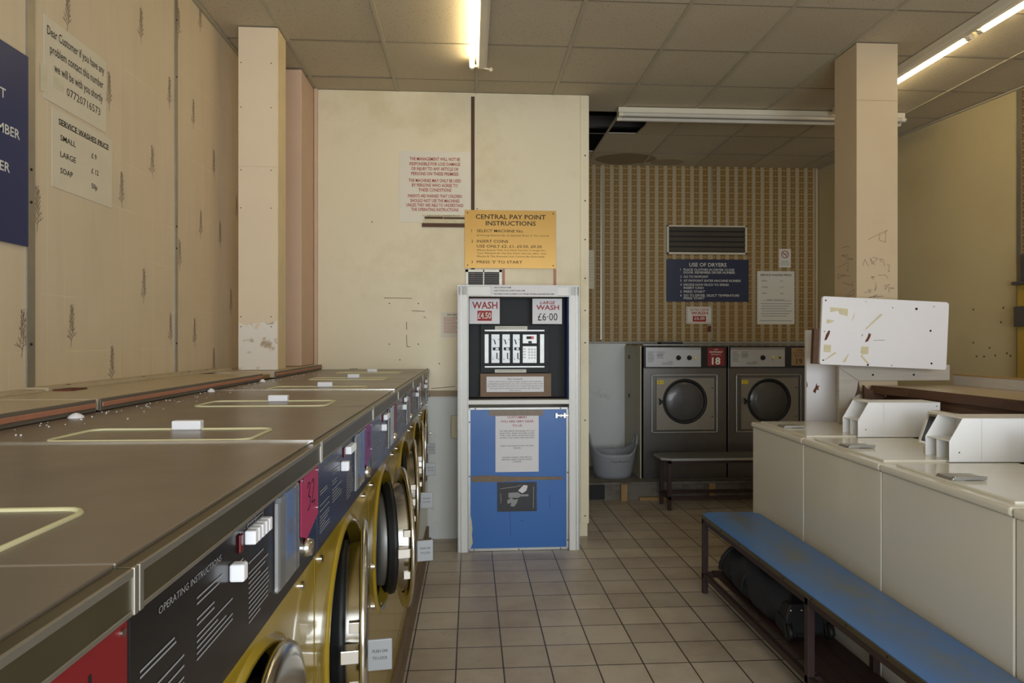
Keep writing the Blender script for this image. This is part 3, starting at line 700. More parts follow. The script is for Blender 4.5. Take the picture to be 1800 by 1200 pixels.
# gold sign
m_gold = mat('brass_coloured_sign', (192, 150, 74), .34, .35, var=.03, vs=3)
gx = -.045; GW, GH = .703, .445
def exg(b, th): scrw(b, GW, GH, th, 1, .022, .005); return [m_ink]
T = [('CENTRAL PAY POINT', .353, .033, .034, 'CENTER', .54, None, .012), ('INSTRUCTIONS', .353, .083, .033, 'CENTER', .385, None, .012),
     ('1', .05, .148, .021, 'LEFT', None, None, .006), ('SELECT MACHINE No.', .092, .148, .021, 'LEFT', .36, None, .006), ("(If Wrong Machine No. Is Selected, Press 'C' For Cancel)", .092, .187, .012, 'LEFT', .555),
     ('2', .05, .228, .021, 'LEFT', None, None, .006), ('INSERT COINS', .092, .228, .021, 'LEFT', .24, None, .006), ('USE ONLY £2, £1, £0.50, £0.20', .092, .266, .021, 'LEFT', .50, None, .006),
     ('(Please Ensure That You Have Correct Coinage For', .092, .300, .012, 'LEFT', .53), ('Your Machine As The Pay Point Cancels After One', .092, .324, .012, 'LEFT', .535), ('Minute & The Amount Lost Cannot Be Refunded)', .092, .348, .012, 'LEFT', .52),
     ('3', .05, .387, .021, 'LEFT', None, None, .006), ("PRESS 'S' TO START", .092, .387, .021, 'LEFT', .35, None, .006)]
sign('pay_point_sign', 'gold-coloured CENTRAL PAY POINT INSTRUCTIONS sign with black lettering above the booth', 'sign', GW, GH, (gx, PY-.008, 2.073), 0, m_gold, .006, T, extra=exg)
# vent below it and brown battens
v_ = thing('air_vent', 'grey twin-panel louvred vent under the left half of the gold sign', 'vent', (-.04, PY, 1.92))
b = MB(); b.box(0, .28, -.012, 0, 0, .025); b.box(0, .28, -.012, 0, .122, .142); b.box(0, .022, -.012, 0, 0, .142); b.box(.258, .28, -.012, 0, 0, .142); b.box(.134, .144, -.012, 0, 0, .142); b.build('frame', m_aludull, v_, bevel=.001)
b = MB(); b.box(.02, .26, -.003, -.001, .02, .125, 0)
for k in range(6): b.box(.02, .26, -.009, -.004, .028+k*.016, .034+k*.016, 1)
b.build('louvres', [m_matblack, m_greymetal], v_)
b = MB(); b.box(.245, .262, PY-.01, PY, 1.91, 2.07); struct(b.build('trim_16', m_orange))
b = MB(); b.box(.640, .660, PY-.01, PY, 1.91, 2.07); struct(b.build('trim_17', m_orange))
sign('notice', 'small white spin notice in red print half hidden behind the booth frame', 'notice', .16, .19, (-.228, PY-.001, 1.542), 0, m_paper, .001,
     [('SPIN BIN', .085, .012, .010, 'CENTER', .075, m_ink, .02)], extra=lambda b, th: ([b.box(.02, .15-.02*(k % 3), -th-.0004, -th, .15-k*.0115, .153-k*.0115, 1) for k in range(11)], [m_redink])[-1])
# socket
b = MB(); b.prism([(0, -.028), (0, -.0), (.12, 0), (.12, -.028), (.11, -.034), (.01, -.034)], 'z', .775, .945)
for k in range(9): b.box(.001-.0025, .001, -.026, -.008, .80+k*.015, .806+k*.015, 1)
tag(b.build('wall_box', [m_socket, m_brownstrip], None, (-.152, PY-.005, 0), bevel=.004), 'ivory plastic box on the wall at the left side of the booth', 'wall box')

# ================================================================== PAY POINT BOOTH
KX, KY = -.087, 4.84; KW = .868
t = thing('pay_point_booth', 'white framed pay point booth with blue lower door standing against the cream wall', 'booth', (KX, KY, 0), R(.6))
KD = .325
b = MB()
for (x0, x1) in ((0, .066), (KW-.066, KW)):
    b.box(x0, x1, 0, .03, 0, 1.905, 0)
b.box(0, KW, 0, .03, 1.840, 1.907, 0)
b.box(.005, .02, .03, KD, 0, 1.90, 0); b.box(KW-.02, KW-.005, .03, KD, 0, 1.90, 0); b.box(.005, KW-.005, .03, KD, 1.88, 1.90, 0)
b.build('frame', m_boothwhite, t, bevel=.003)
b = MB()
for x in (-.006, .066, KW-.072, KW): b.box(x, x+.006, -.006, .02, 0, 1.91, 0)
for x in (.014, KW-.022): b.box(x, x+.008, -.004, .0, 0, 1.905, 0)
b.box(-.006, KW+.006, -.006, .02, 1.906, 1.913, 0); b.box(.066, KW-.066, -.006, .02, 1.833, 1.839, 0)
b.build('edge_strip', m_alu, t, bevel=.001)
b = MB(); b.box(.03, KW-.03, .19, .195, 1.10, 1.84, 0); b.box(.03, KW-.03, .06, .195, 1.092, 1.096, 0); b.box(.055, .066, .03, .19, 1.09, 1.84, 0); b.build('recess_lining', m_matblack, t)
b = MB(); b.box(KW-.076, KW-.066, .03, .19, 1.09, 1.84, 0); b.build('side_lining', m_boothblue, t)
b = MB(); b.box(.067, KW-.067, -.004, .09, 1.058, 1.090, 0); b.build('shelf', m_boothwhite, t, bevel=.004)
b = MB(); b.box(.085, KW-.085, .030, .045, .012, 1.028, 0); db = b.build('door', m_blue, t)
b = MB(); x0, x1, z0, z1 = .070, KW-.070, .002, 1.034
b.box(x0, x1, .022, .046, z0, z0+.018); b.box(x0, x1, .022, .046, z1-.016, z1); b.box(x0, x0+.016, .022, .046, z0, z1); b.box(x1-.018, x1, .022, .046, z0, z1)
for (x, z) in ((x0+.04, z0+.008), (.434, z0+.008), (x1-.06, z0+.008), (x0+.05, z1-.008), (x1-.06, z1-.008), (x0+.008, .93), (x1-.008, .07), (x0+.008, .54), (x1-.008, .56)): b.cyl((x, .0205, z), (x, .022, z), .005, 8, 1)
b.build('door_edging', [m_alu, m_ink], db, bevel=.001)
b = MB(); b.box(.70, .80, .014, .030, .968, .980); b.box(.70, .715, .012, .030, .955, .992); b.box(.76, .775, .012, .030, .955, .992); b.box(.735, .743, .002, .02, .962, .985); b.build('bolt', m_chrome, db, bevel=.001)
b = MB(); b.strokes([[(.36, .42), (.372, .24), (.376, .10)], [(.66, .40), (.662, .30)], [(.44, .22), (.47, .21)]], .003, .0295); b.build('scratch', m_navy, db)
b = MB(); b.prism([(.086, .02), (.086, .26), (.094, .22), (.100, .16), (.096, .12), (.102, .06)], 'y', .027, .029); b.build('chipped_edge', m_glue, db)
# coin machine
t = thing('coin_machine', 'black coin machine with three silver slots, display and keypad inside the booth', 'payment machine', (-.116, 4.985, 1.973))
s_ = .000806
def KB(b, x0, x1, y0, y1, d0, d1, m=0): b.box(x0*s_, x1*s_, d0, d1, -y1*s_, -y0*s_, m)
b = MB(); KB(b, 235, 865, 425, 860, .0, .03); KB(b, 235, 865, 482, 500, -.02, 0); KB(b, 235, 865, 776, 792, -.02, 0)
for x in (308, 410, 505, 596, 754): KB(b, x, x+20, 500, 776, -.012, 0)
KB(b, 615, 755, 594, 612, -.012, 0); b.build('bezel', m_matblack, t, bevel=.001)
for (x0, x1) in ((272, 308), (780, 818)):
    b = MB(); KB(b, x0, x1, 508, 772, -.004, 0); b.build('side_strip', m_alu, t)
for (y0, y1) in ((468, 481), (799, 812)):
    b = MB(); KB(b, 272, 818, y0, y1, -.022, 0); b.build('trim_bar', m_alu, t)
for (x0, x1) in ((332, 408), (432, 503), (529, 594)):
    b = MB(); KB(b, x0, x1, 508, 772, -.005, 0); pl = b.build('coin_slot_plate', m_steel, t, bevel=.001)
    b = MB(); c = (x0+x1)/2; y = -.0056
    b.strokes([[((c-12)*s_, -558*s_), ((c)*s_, -600*s_)], [((c+14)*s_, -678*s_), ((c+14)*s_, -735*s_)]], .008, y)
    KB(b, x0+14, x1, 628, 655, -.007, -.005)
    for q in ((x0+16, 555), (x1-8, 555), (x0+16, 735), (x1-8, 735)): b.cyl((q[0]*s_, y, -q[1]*s_), (q[0]*s_, -.005, -q[1]*s_), .0035, 8)
    b.build('slot', m_matblack, pl)
    b = MB(); KB(b, c, x1-10, 632, 651, -.009, -.007); b.build('reject_button', m_knob, pl)
b = MB(); KB(b, 620, 750, 510, 592, -.005, 0); dp = b.build('display_plate', m_alu, t, bevel=.001)
b = MB(); KB(b, 655, 722, 527, 552, -.0058, -.005, 0); KB(b, 672, 704, 570, 590, -.0058, -.005, 0); KB(b, 700, 718, 532, 547, -.0064, -.0058, 1)
b.build('display', [m_matblack, emit('red_digits', (255, 70, 70), .6)], dp)
b = MB(); KB(b, 620, 750, 617, 772, -.005, 0); kp = b.build('keypad_plate', m_alu, t, bevel=.001)
for i in range(3):
    for j in range(4):
        b = MB(); x = 680+i*26; y = 647+j*26; b.cyl((x*s_, -.009, -y*s_), (x*s_, -.005, -y*s_), 9.5*s_, 10); b.build('key', m_steeldk, kp)
b = MB()
for j in range(4): KB(b, 625, 648, 640+j*26, 645+j*26, -.0054, -.005)
b.textw('S', .010, 720*s_, -.0054, -762*s_, .006); b.build('lettering', m_ink, kp)
KL = (-.116, 4.985)
def kloc(cx, cy, y): return (KL[0]+cx*s_, y, 1.973-cy*s_)
def ln(t0, x, z, w0, h, ik=None, bo=0, al='CENTER'): return (t0, x, z, h, al, w0, ik, bo)
sign('coin_label', 'narrow white label strip just above the coin slots', 'label', 298*s_, 34*s_, kloc(366, 468, 4.982), 0, m_paper, .001, [ln('USE ONLY NEW STYLE £2 & £1 COINS PLEASE', .12, .009, .20, .006)])
sign('coin_label', 'narrow white label strip just below the coin slots', 'label', 288*s_, 30*s_, kloc(365, 860, 4.982), 0, m_paper, .001, [ln('COINS ARE NOT REFUNDED ON THIS MACHINE', .115, .007, .20, .006)])
wt = 276*s_; ht = 230*s_
sign('price_sign', 'WASH £4.50 sign in red at the upper left inside the booth', 'sign', wt, ht, kloc(130, 415, 4.93), 0, m_papergrey, .002,
     [ln('WASH', wt/2+.003, .024, .185, .050, m_redink, .02), ln('£4.50', wt/2+.0, .102, .098, .044, m_whiteink, .02)],
     extra=lambda b, th: (b.box(.060, .165, -th-.0005, -th, .022, .096, 1), b.box(0, wt, -th-.0004, -th, ht-.006, ht-.003, 1), [m_redink])[-1])
sign('price_sign', 'LARGE WASH £6.00 sign at the upper right inside the booth', 'sign', 270*s_, ht, kloc(704, 415, 4.93), 0, m_papergrey, .002,
     [('LARGE', .112, .018, .022, 'CENTER', .115, m_redink, .02, .25), ln('WASH', .112, .047, .168, .034, m_redink, .02), ln('£6·00', .112, .105, .145, .055, m_ink, .0)])
T = [ln('Dear Customers!', 262*s_, .012, .11, .010, None, .01)] + [ln(x, 262*s_, .031+.0165*i, [.385, .41, .41, .38, .085][i], .009) for i, x in enumerate(
     ['please make sure you have enough change for the intended', 'washing/drying cycle before you start inserting your coins as the', 'pay machine only give 30 seconds to complete full payment. Any', 'short pay will be swallowed by the machine after 30 second.', 'Many thanks.'])]
pw, ph = 524*s_, 140*s_
sign('notice', 'white Dear Customers notice in brown card surround under the coin slots', 'notice', pw, ph, kloc(288, 1035, 4.965), 0, m_papergrey, .001, [q for q in T],
     extra=lambda b, th: (b.box(-.045, pw+.055, 0, .004, -.035, ph+.022, 1), b.box(-.001, pw+.001, -.0002, 0, -.028, 0, 1), [m_brownframe])[-1])
sign('notice', 'crumpled white closing-time strip stuck across the top of the booth frame', 'notice', .475, .083, (.148, 4.834, 1.832), R(.6), m_papergrey, .001,
     [('WE CLOSE AT 8.PM', .02, .014, .009, 'LEFT', .12, None, .02), ('LAST WASH NO LATER THAN 6.PM', .02, .036, .009, 'LEFT', .22, None, .02), ('PLS TAKE YOUR LAUNDRY OUT FROM THE MACHINE BEFORE 8.PM', .02, .060, .009, 'LEFT', .43, None, .02)])
ps = ['CUSTOMERS', 'YOU ARE VERY DEAR', 'TO US']
T = [ln(ps[i], .157, .022+i*.03, [.14, .24, .07][i], .016, m_redink, .01) for i in range(3)]
for i, (x, w0, z) in enumerate([('AS THE PRICE INCREASE OF GAS', .25, .125), ('ELECTRIC AND WATER OVER', .25, .141), ('THE LAST FEW MONTHS HAS', .25, .157), ('GONE UP BY LEAPS AND BOUNDS', .25, .173), ('SADLY WE HAVE TO PUT UP OUR', .24, .232), ('PRICES', .05, .248),
                                ('PLEASE CHECK THE PRICES', .21, .315), ('BEFORE USING THE PAYPOINT', .22, .331), ('SYSTEM', .06, .347)]):
    T.append(ln(x, .157, z, w0, .009))
sign('poster', 'white CUSTOMERS YOU ARE VERY DEAR TO US poster taped on the blue door', 'poster', .314, .425, (.178, 4.869, .568), R(.6), m_papergrey, .0015, T,
     extra=lambda b, th: (b.box(-.045, .345, -th-.0006, .0, .405, .452, 1), [m_tape])[-1])
b = MB(); b.prism([(0, .0), (0, .04), (.1, .046), (.3, .035), (.66, .028), (.665, .008), (.4, .006), (.2, -.004)], 'y', -.001, 0)
tag(b.build('parcel_tape', m_tape, None, (.006, 4.867, .50), (0, 0, R(.6))), 'long brown parcel tape strip across the middle of the blue door', 'tape')
b = MB(); b.box(0, .285, -.002, 0, 0, .21, 0)
b.lathe([(.018, 0), (.03, .002), (.03, .09), (.012, .12), (.012, .16)], (0, 0, 0), 'x', 10, 1) if False else None
b.prism([(.08, .10), (.08, .135), (.15, .138), (.17, .122), (.225, .124), (.225, .108), (.17, .108), (.15, .098)], 'y', -.003, -.002, 1)
b.prism([(.07, .08), (.10, .10), (.12, .085), (.15, .09), (.14, .06), (.12, .035), (.095, .04), (.10, .065), (.075, .055)], 'y', -.003, -.002, 1)
b.prism([(.15, .15), (.19, .19), (.22, .185), (.21, .15), (.18, .13)], 'y', -.003, -.002, 2); b.strokes([[(.02, .165), (.14, .18), (.17, .19)], [(.26, .02), (.262, .18)], [(.025, .06), (.025, .13)]], .004, -.0031, 1)
tag(b.build('flyer', [m_black, m_greyink, m_papergrey], None, (.192, 4.868, .283), (0, 0, R(.6))), 'black flyer with pale shapes stuck low on the blue door', 'flyer')

# ================================================================== BACK ROOM
def dryer(label, x, seed):
    t = thing('tumble_dryer', label, 'dryer', (x, 6.45, .18), 0, 'stainless dryers in the back room')
    w_ = .822; h_ = 1.29
    b = MB(); b.box(0, w_, .004, .7, .0, 1.278); b.box(0, w_, 0, .004, 0, 1.065); b.build('body', m_steeldk, t, bevel=.002)
    b = MB(); b.box(0, w_, -.004, .02, 1.072, h_-.004); b.build('panel_surround', m_black, t, bevel=.003)
    b = MB(); b.box(.022, .565, -.008, -.004, 1.084, 1.268, 0); b.box(.022, .565, -.010, -.004, 1.250, 1.272, 1); p = b.build('control_panel', [m_dryerpanel, m_steel], t)
    b = MB(); r = random.Random(seed)
    for (x0, x1, z0, k) in ((.04, .11, 1.225, 8), (.13, .21, 1.225, 3), (.13, .20, 1.195, 3), (.18, .30, 1.12, 2)):
        for i in range(k): b.box(x0, x1-r.uniform(0, .02), -.0084, -.008, z0-i*.013, z0-i*.013+.003)
    b.text('DRYER', .014, .24, -.0084, 1.128); b.build('lettering', m_ink, p)
    for i, xx in enumerate((.343, .45)):
        mk = m_matblack if seed == 1 or i == 0 else m_glue
        b = MB(); b.lathe([(0, -.028), (.02, -.026), (.024, -.008)], (xx, 0, 1.172), 'y', 20); b.box(xx-.004, xx+.004, -.032, -.026, 1.15, 1.194); b.build('dial', mk, p)
    b = MB(); b.box(.50, .53, -.012, -.008, 1.158, 1.186, 0); b.box(.505, .522, -.014, -.012, 1.163, 1.181, 1); b.build('switch', [m_yellowlab, m_socket if seed == 1 else m_matblack], p)
    # recessed door
    b = MB(); b.box(.075, .735, -.012, .0, .440, .456); b.box(.075, .735, -.012, .0, .996, 1.012); b.box(.075, .092, -.012, 0, .44, 1.012); b.box(.718, .735, -.012, 0, .44, 1.012)
    b.build('door_surround', m_steel, t, bevel=.005)
    b = MB(); b.plate_hole(.12, .70, .47, .975, .405, .75, .215, -.014); b.box(.12, .70, -.014, -.010, .47, .473); b.box(.12, .123, -.014, 0, .47, .975); b.box(.697, .70, -.014, 0, .47, .975)
    b.lathe([(.22, -.014), (.212, -.022), (.2, -.02), (.185, .0), (.182, .004)], (.405, 0, .75), 'y', 48, 1)
    for z in (.60, .88): b.cyl((.675, -.018, z), (.675, -.014, z), .006, 8, 1)
    d = b.build('door', [m_dryerdoor, m_matblack], t)
    b = MB(); b.lathe([(.186, -.004), (.16, -.018), (.1, -.026), (0, -.03)], (.395, 0, .75), 'y', 40); b.build('door_glass', m_glassdk, d)
    b = MB(); b.cyl((.185, -.014, .75), (.185, -.05, .75), .010, 10); b.prism([(.14, .785), (.165, .765), (.205, .757), (.205, .743), (.165, .735), (.145, .715), (.150, .75)], 'y', -.055, -.035); b.build('door_handle', m_matblack, d, bevel=.003)
    b = MB(); b.box(.13, .195, -.0155, -.0145, .917, .953, 0); b.strokes([[(.145, .925), (.150, .945), (.155, .93)], [(.17, .93), (.185, .94)]], .003, -.0158, 1); b.build('warning_label', [m_yellowlab, m_ink], d)
    return t
d1 = dryer('left stainless dryer with a red PAYPOINT machine 18 card', 1.670, 1)
d2 = dryer('right stainless dryer with a handwritten brown 19 card, partly hidden by white washers', 2.508, 2)
b = MB(); b.box(.632, .800, -.007, -.004, 1.094, 1.268); q = b.build('number_card', m_red, d1)
b = MB(); y = -.0076; b.textw('USE', .04, .716, y, 1.248, .010, 0, 'CENTER'); b.textw('PAYPOINT', .13, .716, y, 1.218, .018, 0, 'CENTER', .015); b.textw('MACHINE No.', .10, .716, y, 1.197, .011, 0, 'CENTER'); b.textw('18', .085, .716, y, 1.108, .066, 0, 'CENTER', .03); b.build('lettering', m_whiteink, q)
b = MB(); b.box(.632, .800, -.007, -.004, 1.094, 1.268); q = b.build('number_card', m_brownpaper, d2)
b = MB(); b.textw('USE', .06, .716, y, 1.236, .018, 0, 'CENTER'); b.textw('PAY POINT', .13, .716, y, 1.211, .012, 0, 'CENTER'); b.textw('M/C No.', .10, .716, y, 1.182, .018, 0, 'CENTER'); b.textw('19', .06, .712, y, 1.110, .055, 0, 'CENTER'); b.build('lettering', m_ink, q)
b = MB(); b.box(1.67, 3.34, 6.46, 6.52, 1.4735, 1.482); b.box(1.85, 2.06, 6.46, 6.6, 1.482, 1.505, 1); tag(b.build('steel_capping', [m_steel, m_matblack]), 'thin steel capping strip lying along the tops of both dryers', 'capping')
# bench in front of the dryers
def bench(label, cat, x0, x1, y0, y1, h, top, edge, legs, along, ch):
    t = thing('bench', label, cat, (x0, y0, 0)); w_, l_ = x1-x0, y1-y0
    b = MB()
    if along == 'x': poly = [(ch, 0), (w_, 0), (w_, l_), (ch*.7, l_), (0, l_-ch*.5), (0, ch*.6)]
    else: poly = [(0, 0), (w_-.07, 0), (w_, l_-ch), (w_-ch, l_), (ch, l_), (0, l_-ch)]
    b.prism(poly, 'z', h-.022, h-.002, 0); b.build('edging', edge, t, bevel=.001)
    cx = sum(p[0] for p in poly)/len(poly); cy = sum(p[1] for p in poly)/len(poly)
    ins = []
    for p in poly:
        ins.append((p[0]+(.006 if p[0] < cx else -.006), p[1]+(.006 if p[1] < cy else -.006)))
    b = MB(); b.prism(ins, 'z', h-.01, h, 0); b.build('seat', top, t)
    for (lx, ly) in legs:
        b = MB(); b.box(lx, lx+.03, ly, ly+.03, 0, h-.022); b.build('leg', m_frameiron, t, bevel=.001)
    xs = sorted(set(q[0] for q in legs)); ysr = sorted(set(q[1] for q in legs))
    b = MB()
    for z0 in (h-.052, .095):
        for X in (xs[0], xs[-1]): b.box(X+.003, X+.027, ysr[0], ysr[-1]+.03, z0, z0+.028)
        for Y in ysr: b.box(xs[0], xs[-1]+.03, Y+.003, Y+.027, z0, z0+.028)
    b.build('frame_rail', m_frameiron, t)
    return t
bench('low steel-topped bench with dark brown legs in front of the dryers', 'bench', 1.70, 3.05, 5.90, 6.24, .47, m_steel, m_alu, [(.06, .03), (.06, .28), (1.26, .03), (1.26, .28)], 'x', .09)
BL = 3.2
t = bench('long blue-topped bench with worn surface in front of the white washers', 'bench', 1.386, 1.75, 1.75, 4.04, .47, m_bluebench, m_edge, [(.004, 2.215), (.285, 2.215), (.004, .96), (.285, .96), (.004, .03), (.285, .03)], 'y', .05)
b = MB()
for x in (.06, .14, .22): b.box(x, x+.076, .04, 2.23, .123, .133)
b.build('lower_slats', m_redwood, t)
b = MB()
for k in range(9): b.cyl((-.001, 2.17-k*.25, .459), (.001, 2.17-k*.25, .459), .005, 8)
b.build('edging_screws', m_ink, t)
# flexible tub
t = thing('laundry_tub', 'grey flexible two-handled laundry tub with black writing on the plinth left of the dryers', 'tub', (1.40, 6.60, .181))
b = MB(); n_ = 48; rows = 9; vs = []; fs = []
def rim(a): # rim height rises towards the two handles at +-x
    c = abs(math.cos(a)); return .245+.10*max(0, (c-.55)/.45)**1.5
for side in (0, 1):
    for j in range(rows):
        for i in range(n_):
            a = 2*PI*i/n_; q = j/(rows-1); rr = .175+.065*q**.8 - side*.005
            z = rim(a)*q; vs.append((rr*math.cos(a)*1.0, rr*math.sin(a)*.92, z + (.004 if side and j == 0 else 0)))
for side in (0, 1):
    o0 = side*rows*n_
    for j in range(rows-1):
        for i in range(n_):
            k = (i+1) % n_; f = (o0+j*n_+i, o0+j*n_+k, o0+(j+1)*n_+k, o0+(j+1)*n_+i); fs.append(f if side == 0 else f[::-1])
for i in range(n_):
    k = (i+1) % n_; fs.append(((rows-1)*n_+i, (rows-1)*n_+k, rows*n_+(rows-1)*n_+k, rows*n_+(rows-1)*n_+i))
fs.append(tuple(range(n_))[::-1]); fs.append(tuple(rows*n_+i for i in range(n_)))
b.add(vs, fs, 0, True); b.build('bucket', m_tub, t)
for sd in (-1, 1):
    b = MB(); pts = []
    for k in range(13):
        a = PI*k/12; pts.append((sd*(.222+.014*math.sin(a)), .065*math.cos(a), .315+.105*math.sin(a)))
    b.tube(pts, .009, 8); b.build('handle', m_tub, t)
b = MB()
for i, ch in enumerate('laundrette'):
    a = R(-105+i*5.3); rr = .224; b.M = Matrix.Translation((rr*math.cos(a), rr*.92*math.sin(a), .168+.003*math.sin(i*2))) @ Matrix.Rotation(a+PI/2, 4, 'Z')
    b.text(ch, .034, 0, -.003, 0, 0, 'CENTER')
b.build('lettering', m_ink, t)
# back wall fixtures
t = thing('wall_grille', 'wide louvred ventilation grille in aluminium frame above the blue dryer sign', 'vent', (2.13, YB, 2.46))
gw, gh = .89, .315
b = MB(); b.box(0, gw, -.03, 0, 0, .022); b.box(0, gw, -.03, 0, gh-.016, gh); b.box(0, .02, -.03, 0, 0, gh); b.box(gw-.02, gw, -.03, 0, 0, gh)
b.build('frame', m_fixture, t, bevel=.002)
b = MB(); b.box(.02, gw-.02, -.012, -.008, .02, gh-.016, 0); b.build('backing', m_matblack, t)
for k in range(5):
    b = MB(); z = .035+k*.056; b.prism([(-.030, z), (-.028, z-.003), (-.012, z+.036), (-.014, z+.04)], 'x', .02, gw-.02); b.build('louvre', m_darkpanel, t)
T = [('USE OF DRYERS', .46, .038, .040, 'CENTER', .415, None, .012)]
for (no, tx, z, w0) in [('1', 'PLACE CLOTHES IN DRYER CLOSE', .100, .565), ('', 'DOOR. REMEMBER DRYER NUMBER', .131, .575), ('2', 'GO TO PAYPOINT', .177, .275), ('3', 'AT PAYPOINT ENTER MACHINE NUMBER', .220, .64), ('4', 'DECIDE HOW MUCH TO SPEND', .265, .505), ('', 'INSERT CASH', .299, .22),
                        ('5', "PRESS 'START'", .340, .24), ('6', 'GO TO DRYER. SELECT TEMPERATURE', .381, .62), ('', "PRESS 'START'", .412, .235)]:
    if no: T.append((no, .152, z, .024, 'LEFT', None, None, .01))
    T.append((tx, .190, z, .024, 'LEFT', w0, None, .01))
sign('instruction_sign', 'navy USE OF DRYERS sign with white lettering on the patterned wall', 'sign', .918, .462, (2.13, YB-.001, 1.945), 0, m_navy2, .006, T, ink=m_whiteink)
sign('price_sign', 'small EXTRA LARGE WASH £6.00 sign with red border on the patterned wall', 'sign', .292, .186, (2.352, YB-.001, 1.705), 0, m_paper, .003,
     [('EXTRA LARGE', .146, .024, .020, 'CENTER', .21, m_redink, .015, .25), ln('WASH', .146, .054, .185, .032, m_redink, .02), ln('£6.00', .146, .112, .115, .032, m_whiteink, .015)],
     extra=lambda b, th: (b.box(.07, .218, -th-.0004, -th, .022, .083, 1), b.box(.01, .28, -th-.0004, -th, .010, .013, 1), b.box(.01, .28, -th-.0004, -th, .170, .173, 1), b.box(.01, .013, -th-.0004, -th, .01, .173, 1), b.box(.277, .28, -th-.0004, -th, .01, .173, 1), [m_redink])[-1])
b = MB(); b.box(0, .135, -.002, 0, 0, .205, 0); b.lathe([(.042, 0), (.042, -.001), (.034, -.001), (.034, 0)], (.068, -.002, .145), 'y', 28, 1); b.strokes([[(.042, .171), (.094, .119)]], .007, -.0034, 1)
b.box(.045, .085, -.0026, -.002, .142, .149, 2); b.strokes([[(.085, .148), (.09, .16), (.08, .168)]], .003, -.0027, 2); b.box(.025, .11, -.0026, -.002, .062, .066, 2); b.box(.015, .12, -.0026, -.002, .040, .044, 3); b.box(.015, .12, -.0026, -.002, .028, .031, 3)
tag(b.build('no_smoking_sign', [m_paper, m_redink, m_ink, m_greyink], None, (3.39, YB-.001, 2.325)), 'small white no-smoking sign with red circle near the right pillar', 'sign')
T = [('SERVICE WASHES PRICE', .21, .033, .020, 'CENTER', .35, None, .02), ('SMALL', .05, .100, .016, 'LEFT'), ('£ 9', .26, .100, .016, 'LEFT'), ('LARGE', .05, .168, .016, 'LEFT'), ('£ 12', .26, .168, .016, 'LEFT'), ('SOAP', .05, .236, .016, 'LEFT'), ('50p', .26, .236, .016, 'LEFT'),
     ('Dear Customers', .21, .305, .016, 'CENTER', .19)]
sign('price_list', 'SERVICE WASHES PRICE sheet beside the blue dryer sign on the patterned wall', 'notice', .42, .585, (3.145, YB-.001, 1.70), 0, m_paper, .002, T,
     extra=lambda b, th: (b.box(.06, .38, -th-.0005, -th, .258, .261, 1), [b.box(.04+.01*(k % 2), .39-.03*(k % 3), -th-.0005, -th, .222-k*.027, .229-k*.027, 2) for k in range(6)], b.box(.03, .39, -th-.0005, -th, .035, .042, 2), [m_ink, m_greyink])[-1])
sign('notice', 'faded paper notice on the patterned wall beside the white partition edge', 'notice', .10, .42, (1.235, YB-.001, 2.08), 0, m_paperold, .001, (), extra=lambda b, th: ([b.box(.02, .09, -th-.0004, -th, .33-k*.03, .334-k*.03, 1) for k in range(9)], [m_greyink])[-1])
b = MB(); b.prism([(0, 0), (.05, .0), (.052, .06), (.03, .068), (.002, .055)], 'y', -.001, 0); tag(b.build('torn_patch', m_rust, None, (2.585, YB-.0005, 1.615)), 'small torn brown patch of wallpaper under the extra large wash sign', 'patch')

